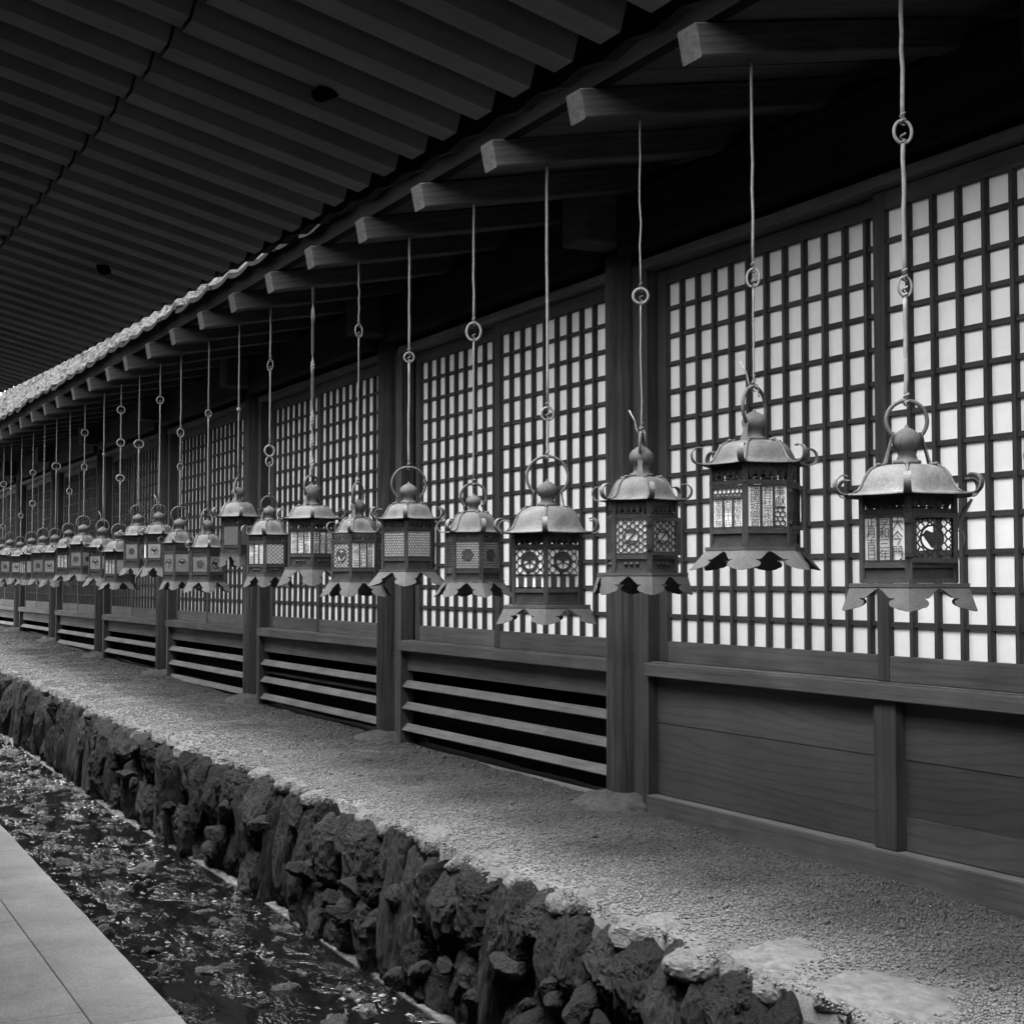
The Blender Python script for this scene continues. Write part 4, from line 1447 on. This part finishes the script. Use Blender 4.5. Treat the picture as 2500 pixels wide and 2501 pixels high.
# wires and links ------------------------------------------------------------
def ky(row):                # picture row -> height above the viewpoint is resolved per lantern below
    return row
def row_to_z(n, row):
    y = POS[n][0]
    w_ = LX * math.sin(PSI) + y * math.cos(PSI)
    t_ = math.tan(PITCH + math.atan((1250.5 - row) / 3571))
    return 1.5 + w_ * t_
LINKS = {0: [], 1: [(322, 43, 58), (700, 33, 50)], 2: [(679, 32, 46)], 3: [(723, 37, 37)], 4: [(1011, 30, 32)], 5: [(810, 36, 44)], 6: [(873, 24, 24)], 7: [(808, 17, 32)], 8: [], 9: [(892, 13, 28), (1101, 23, 26), (1127, 17, 24)],
         10: [], 11: [(1010, 14, 18)], 12: [(1057, 15, 22), (1141, 13, 18)], 13: [(977, 16, 18)], 14: [(1084.6, 22, 20)], 15: [(1001, 18, 18), (1081, 18, 18), (1168, 19, 16)], 16: [], 17: [(1057, 16, 17), (1141, 13, 18)],
         18: [(1200, 12, 16)], 19: [(1139, 20, 17)], 20: [], 21: [(1154.5, 13, 14), (1230, 14, 14)], 22: [(1260, 11, 13)], 23: [], 24: [(1183, 14, 14), (1286, 11, 11)]}
THICK = {0: .006, 1: .0062, 2: .0046, 3: .0032, 4: .0062, 5: .0058, 6: .0062, 7: .0048, 8: .008, 9: .0055, 10: .0045, 11: .0045, 12: .0048, 20: .009}
WLAB = {0: 'wire for the lantern cut off by the right picture edge', 1: 'thick pale wire with two large oval links, rightmost one seen in full', 2: 'pale wire with one oval link above the lettered lantern',
        3: 'thin pale wire with a round link before the broad near column', 4: 'long straight pale wire with one small link close above the ring', 5: 'pale wire with a wide open link, over the flower-disc lantern',
        6: 'straight thick wire with a small round link, before the second column', 7: 'dark-ended wire with a narrow oval link, right of the twisted strap', 8: 'flat twisted metal strap holding the studded lantern',
        9: 'wire with two round links and a hook, holding the flat-roofed lantern', 10: 'plain thin wire with a knot holding the high-hung narrow lantern', 11: 'thin wire with one small ring above the steep-roofed lantern',
        12: 'thin wire with two small rings, left of the one-ring wire', 13: 'far wire with one ring near its top', 14: 'far wire with one broad ring below its middle', 15: 'far wire with three links in a chain', 16: 'far knotted wire with no ring',
        17: 'far wire with a round and an oval link', 18: 'far wire kinked at its middle with a low link', 19: 'far wire with a single wide ring', 20: 'far twisted chain with no rings', 21: 'far wire with two equal rings', 22: 'far wire with one low ring, bent above it',
        23: 'far wire with a small bead', 24: 'farthest wire at the left end of the row'}
for n in range(0, 25):
    y, z = POS[n]
    top, bot = roof_z(LX) + .012, TOPZ[n] - .006
    d_ = LX * math.sin(PSI) + y * math.cos(PSI)
    root = empty('hanging_wire', (LX, y, top))
    tag(root, WLAB[n], 'wire', 'wires holding the lanterns')
    r_ = THICK.get(n, .0050)
    if n == 20:
        k_ = 46
        for i in range(k_):
            zz0 = top - (top - bot) * i / k_; zz1 = top - (top - bot) * (i + 1.15) / k_
            me = MB().tube([Vector(((.007 if i % 2 else 0) * math.cos(a), (0 if i % 2 else .007) * math.cos(a), (zz0 + zz1) / 2 + (zz0 - zz1) / 2 * math.sin(a))) for a in [2 * math.pi * q / 10 for q in range(10)]], .0036, 5, closed=True).mesh('link', M['wire'])
            link('link', me, root, (LX, y, 0))
        continue
    if n == 8:
        vs, fs = [], []
        N = 60
        for i in range(N + 1):
            t_ = i / N
            zz_ = top - (top - bot) * t_
            tw = 0.6 + 2 * math.pi * (1.0 * max(0, min(1, (t_ - .08) / .12)) * .5 + .5 * max(0, min(1, (t_ - .36) / .1)) + 1.5 * max(0, min(1, (t_ - .62) / .35)))
            cx_, cy_ = math.cos(tw), math.sin(tw)
            for (a, b) in ((.011, .0015), (.011, -.0015), (-.011, -.0015), (-.011, .0015)):
                vs.append((a * cx_ - b * cy_, a * cy_ + b * cx_, zz_))
        for i in range(N):
            for q in range(4):
                fs.append((i * 4 + q, i * 4 + (q + 1) % 4, i * 4 + 4 + (q + 1) % 4, i * 4 + 4 + q))
        link('strap', MB().add(vs, fs).mesh('strap', M['wire']), root, (LX, y, 0))
        continue
    cuts = []
    for (row_, wpx, hpx) in LINKS[n]:
        zc = row_to_z(n, row_)
        rw_, rh_ = wpx * d_ / 3571 / 2, hpx * d_ / 3571 / 2
        cuts.append((zc, rw_, rh_))
        a_ = vertex_angle(LX, y, rq.uniform(-12, 12))
        tk = max(.0035, min(.006, rw_ * .2))
        me = MB().tube([Vector((0, rw_ * math.cos(q), rh_ * math.sin(q))) for q in [2 * math.pi * i / 20 for i in range(20)]], tk, 7, closed=True).mesh('link_ring', M['wire'])
        link('link_ring', me, root, (LX, y, zc), (rq.uniform(-.12, .12), 0, a_))
    segs = []
    cur = top
    for (zc, rw_, rh_) in cuts:
        segs.append((cur, zc + rh_ - .003)); cur = zc - rh_ + .003
    segs.append((cur, bot))
    jx, jy = 0, 0
    for i, (a, b) in enumerate(segs):
        if a - b < .01: continue
        bx, by = (rq.uniform(-.008, .008), rq.uniform(-.008, .008)) if i < len(segs) - 1 else (0, 0)
        N = 8
        amp = .003 if n in (3, 7, 18, 22) else .0015
        pts = [Vector((LX + rq.uniform(-amp, amp) * (0 < q < N), y + rq.uniform(-amp, amp) * (0 < q < N), a + (b - a) * q / N)) for q in range(N + 1)]
        rr_ = r_ if not (n in (2, 5, 7, 9) and i == len(segs) - 1) else r_ * .75
        mb = MB().tube(pts, rr_, 8)
        # wrapped loop at each end
        for e in (a, b):
            if e == top: continue
            mb.tube([Vector((LX + .007 * math.cos(q), y + .007 * math.sin(q), e + (.004 if e == a else -.004) * 0 + .003 * q - .010)) for q in [6.283 * u / 8 for u in range(17)]], r_ * .5, 5)
        build(mb, 'wire', M['wire'], root)
    if n in (10, 16, 23):
        zb = {10: 1000, 16: 1110, 23: 1195}[n]
        build(MB().lathe([(0, -.016), (.012, -.010), (.016, 0), (.012, .010), (0, .016)], 10), 'bead', M['wire'], root).location = (0, 0, row_to_z(n, zb) - top)
    if n in (2, 3, 13, 16):     # loose wire tails twisted at the ring
        b = Vector((LX, y, bot))
        tail = MB().tube([b + Vector((-.004, .004, -.012)), b + Vector((-.014, .012, .02)), b + Vector((-.018, .016, .05)), b + Vector((-.034, .03, .09))], .0028, 5)
        tail.tube([b + Vector((.012, -.010, -.03)), b + Vector((.010, -.006, .012)), b + Vector((-.006, .006, .016)), b + Vector((.006, 0, .045))], .0024, 5)
        build(tail, 'wire_tail', M['wire'], root)
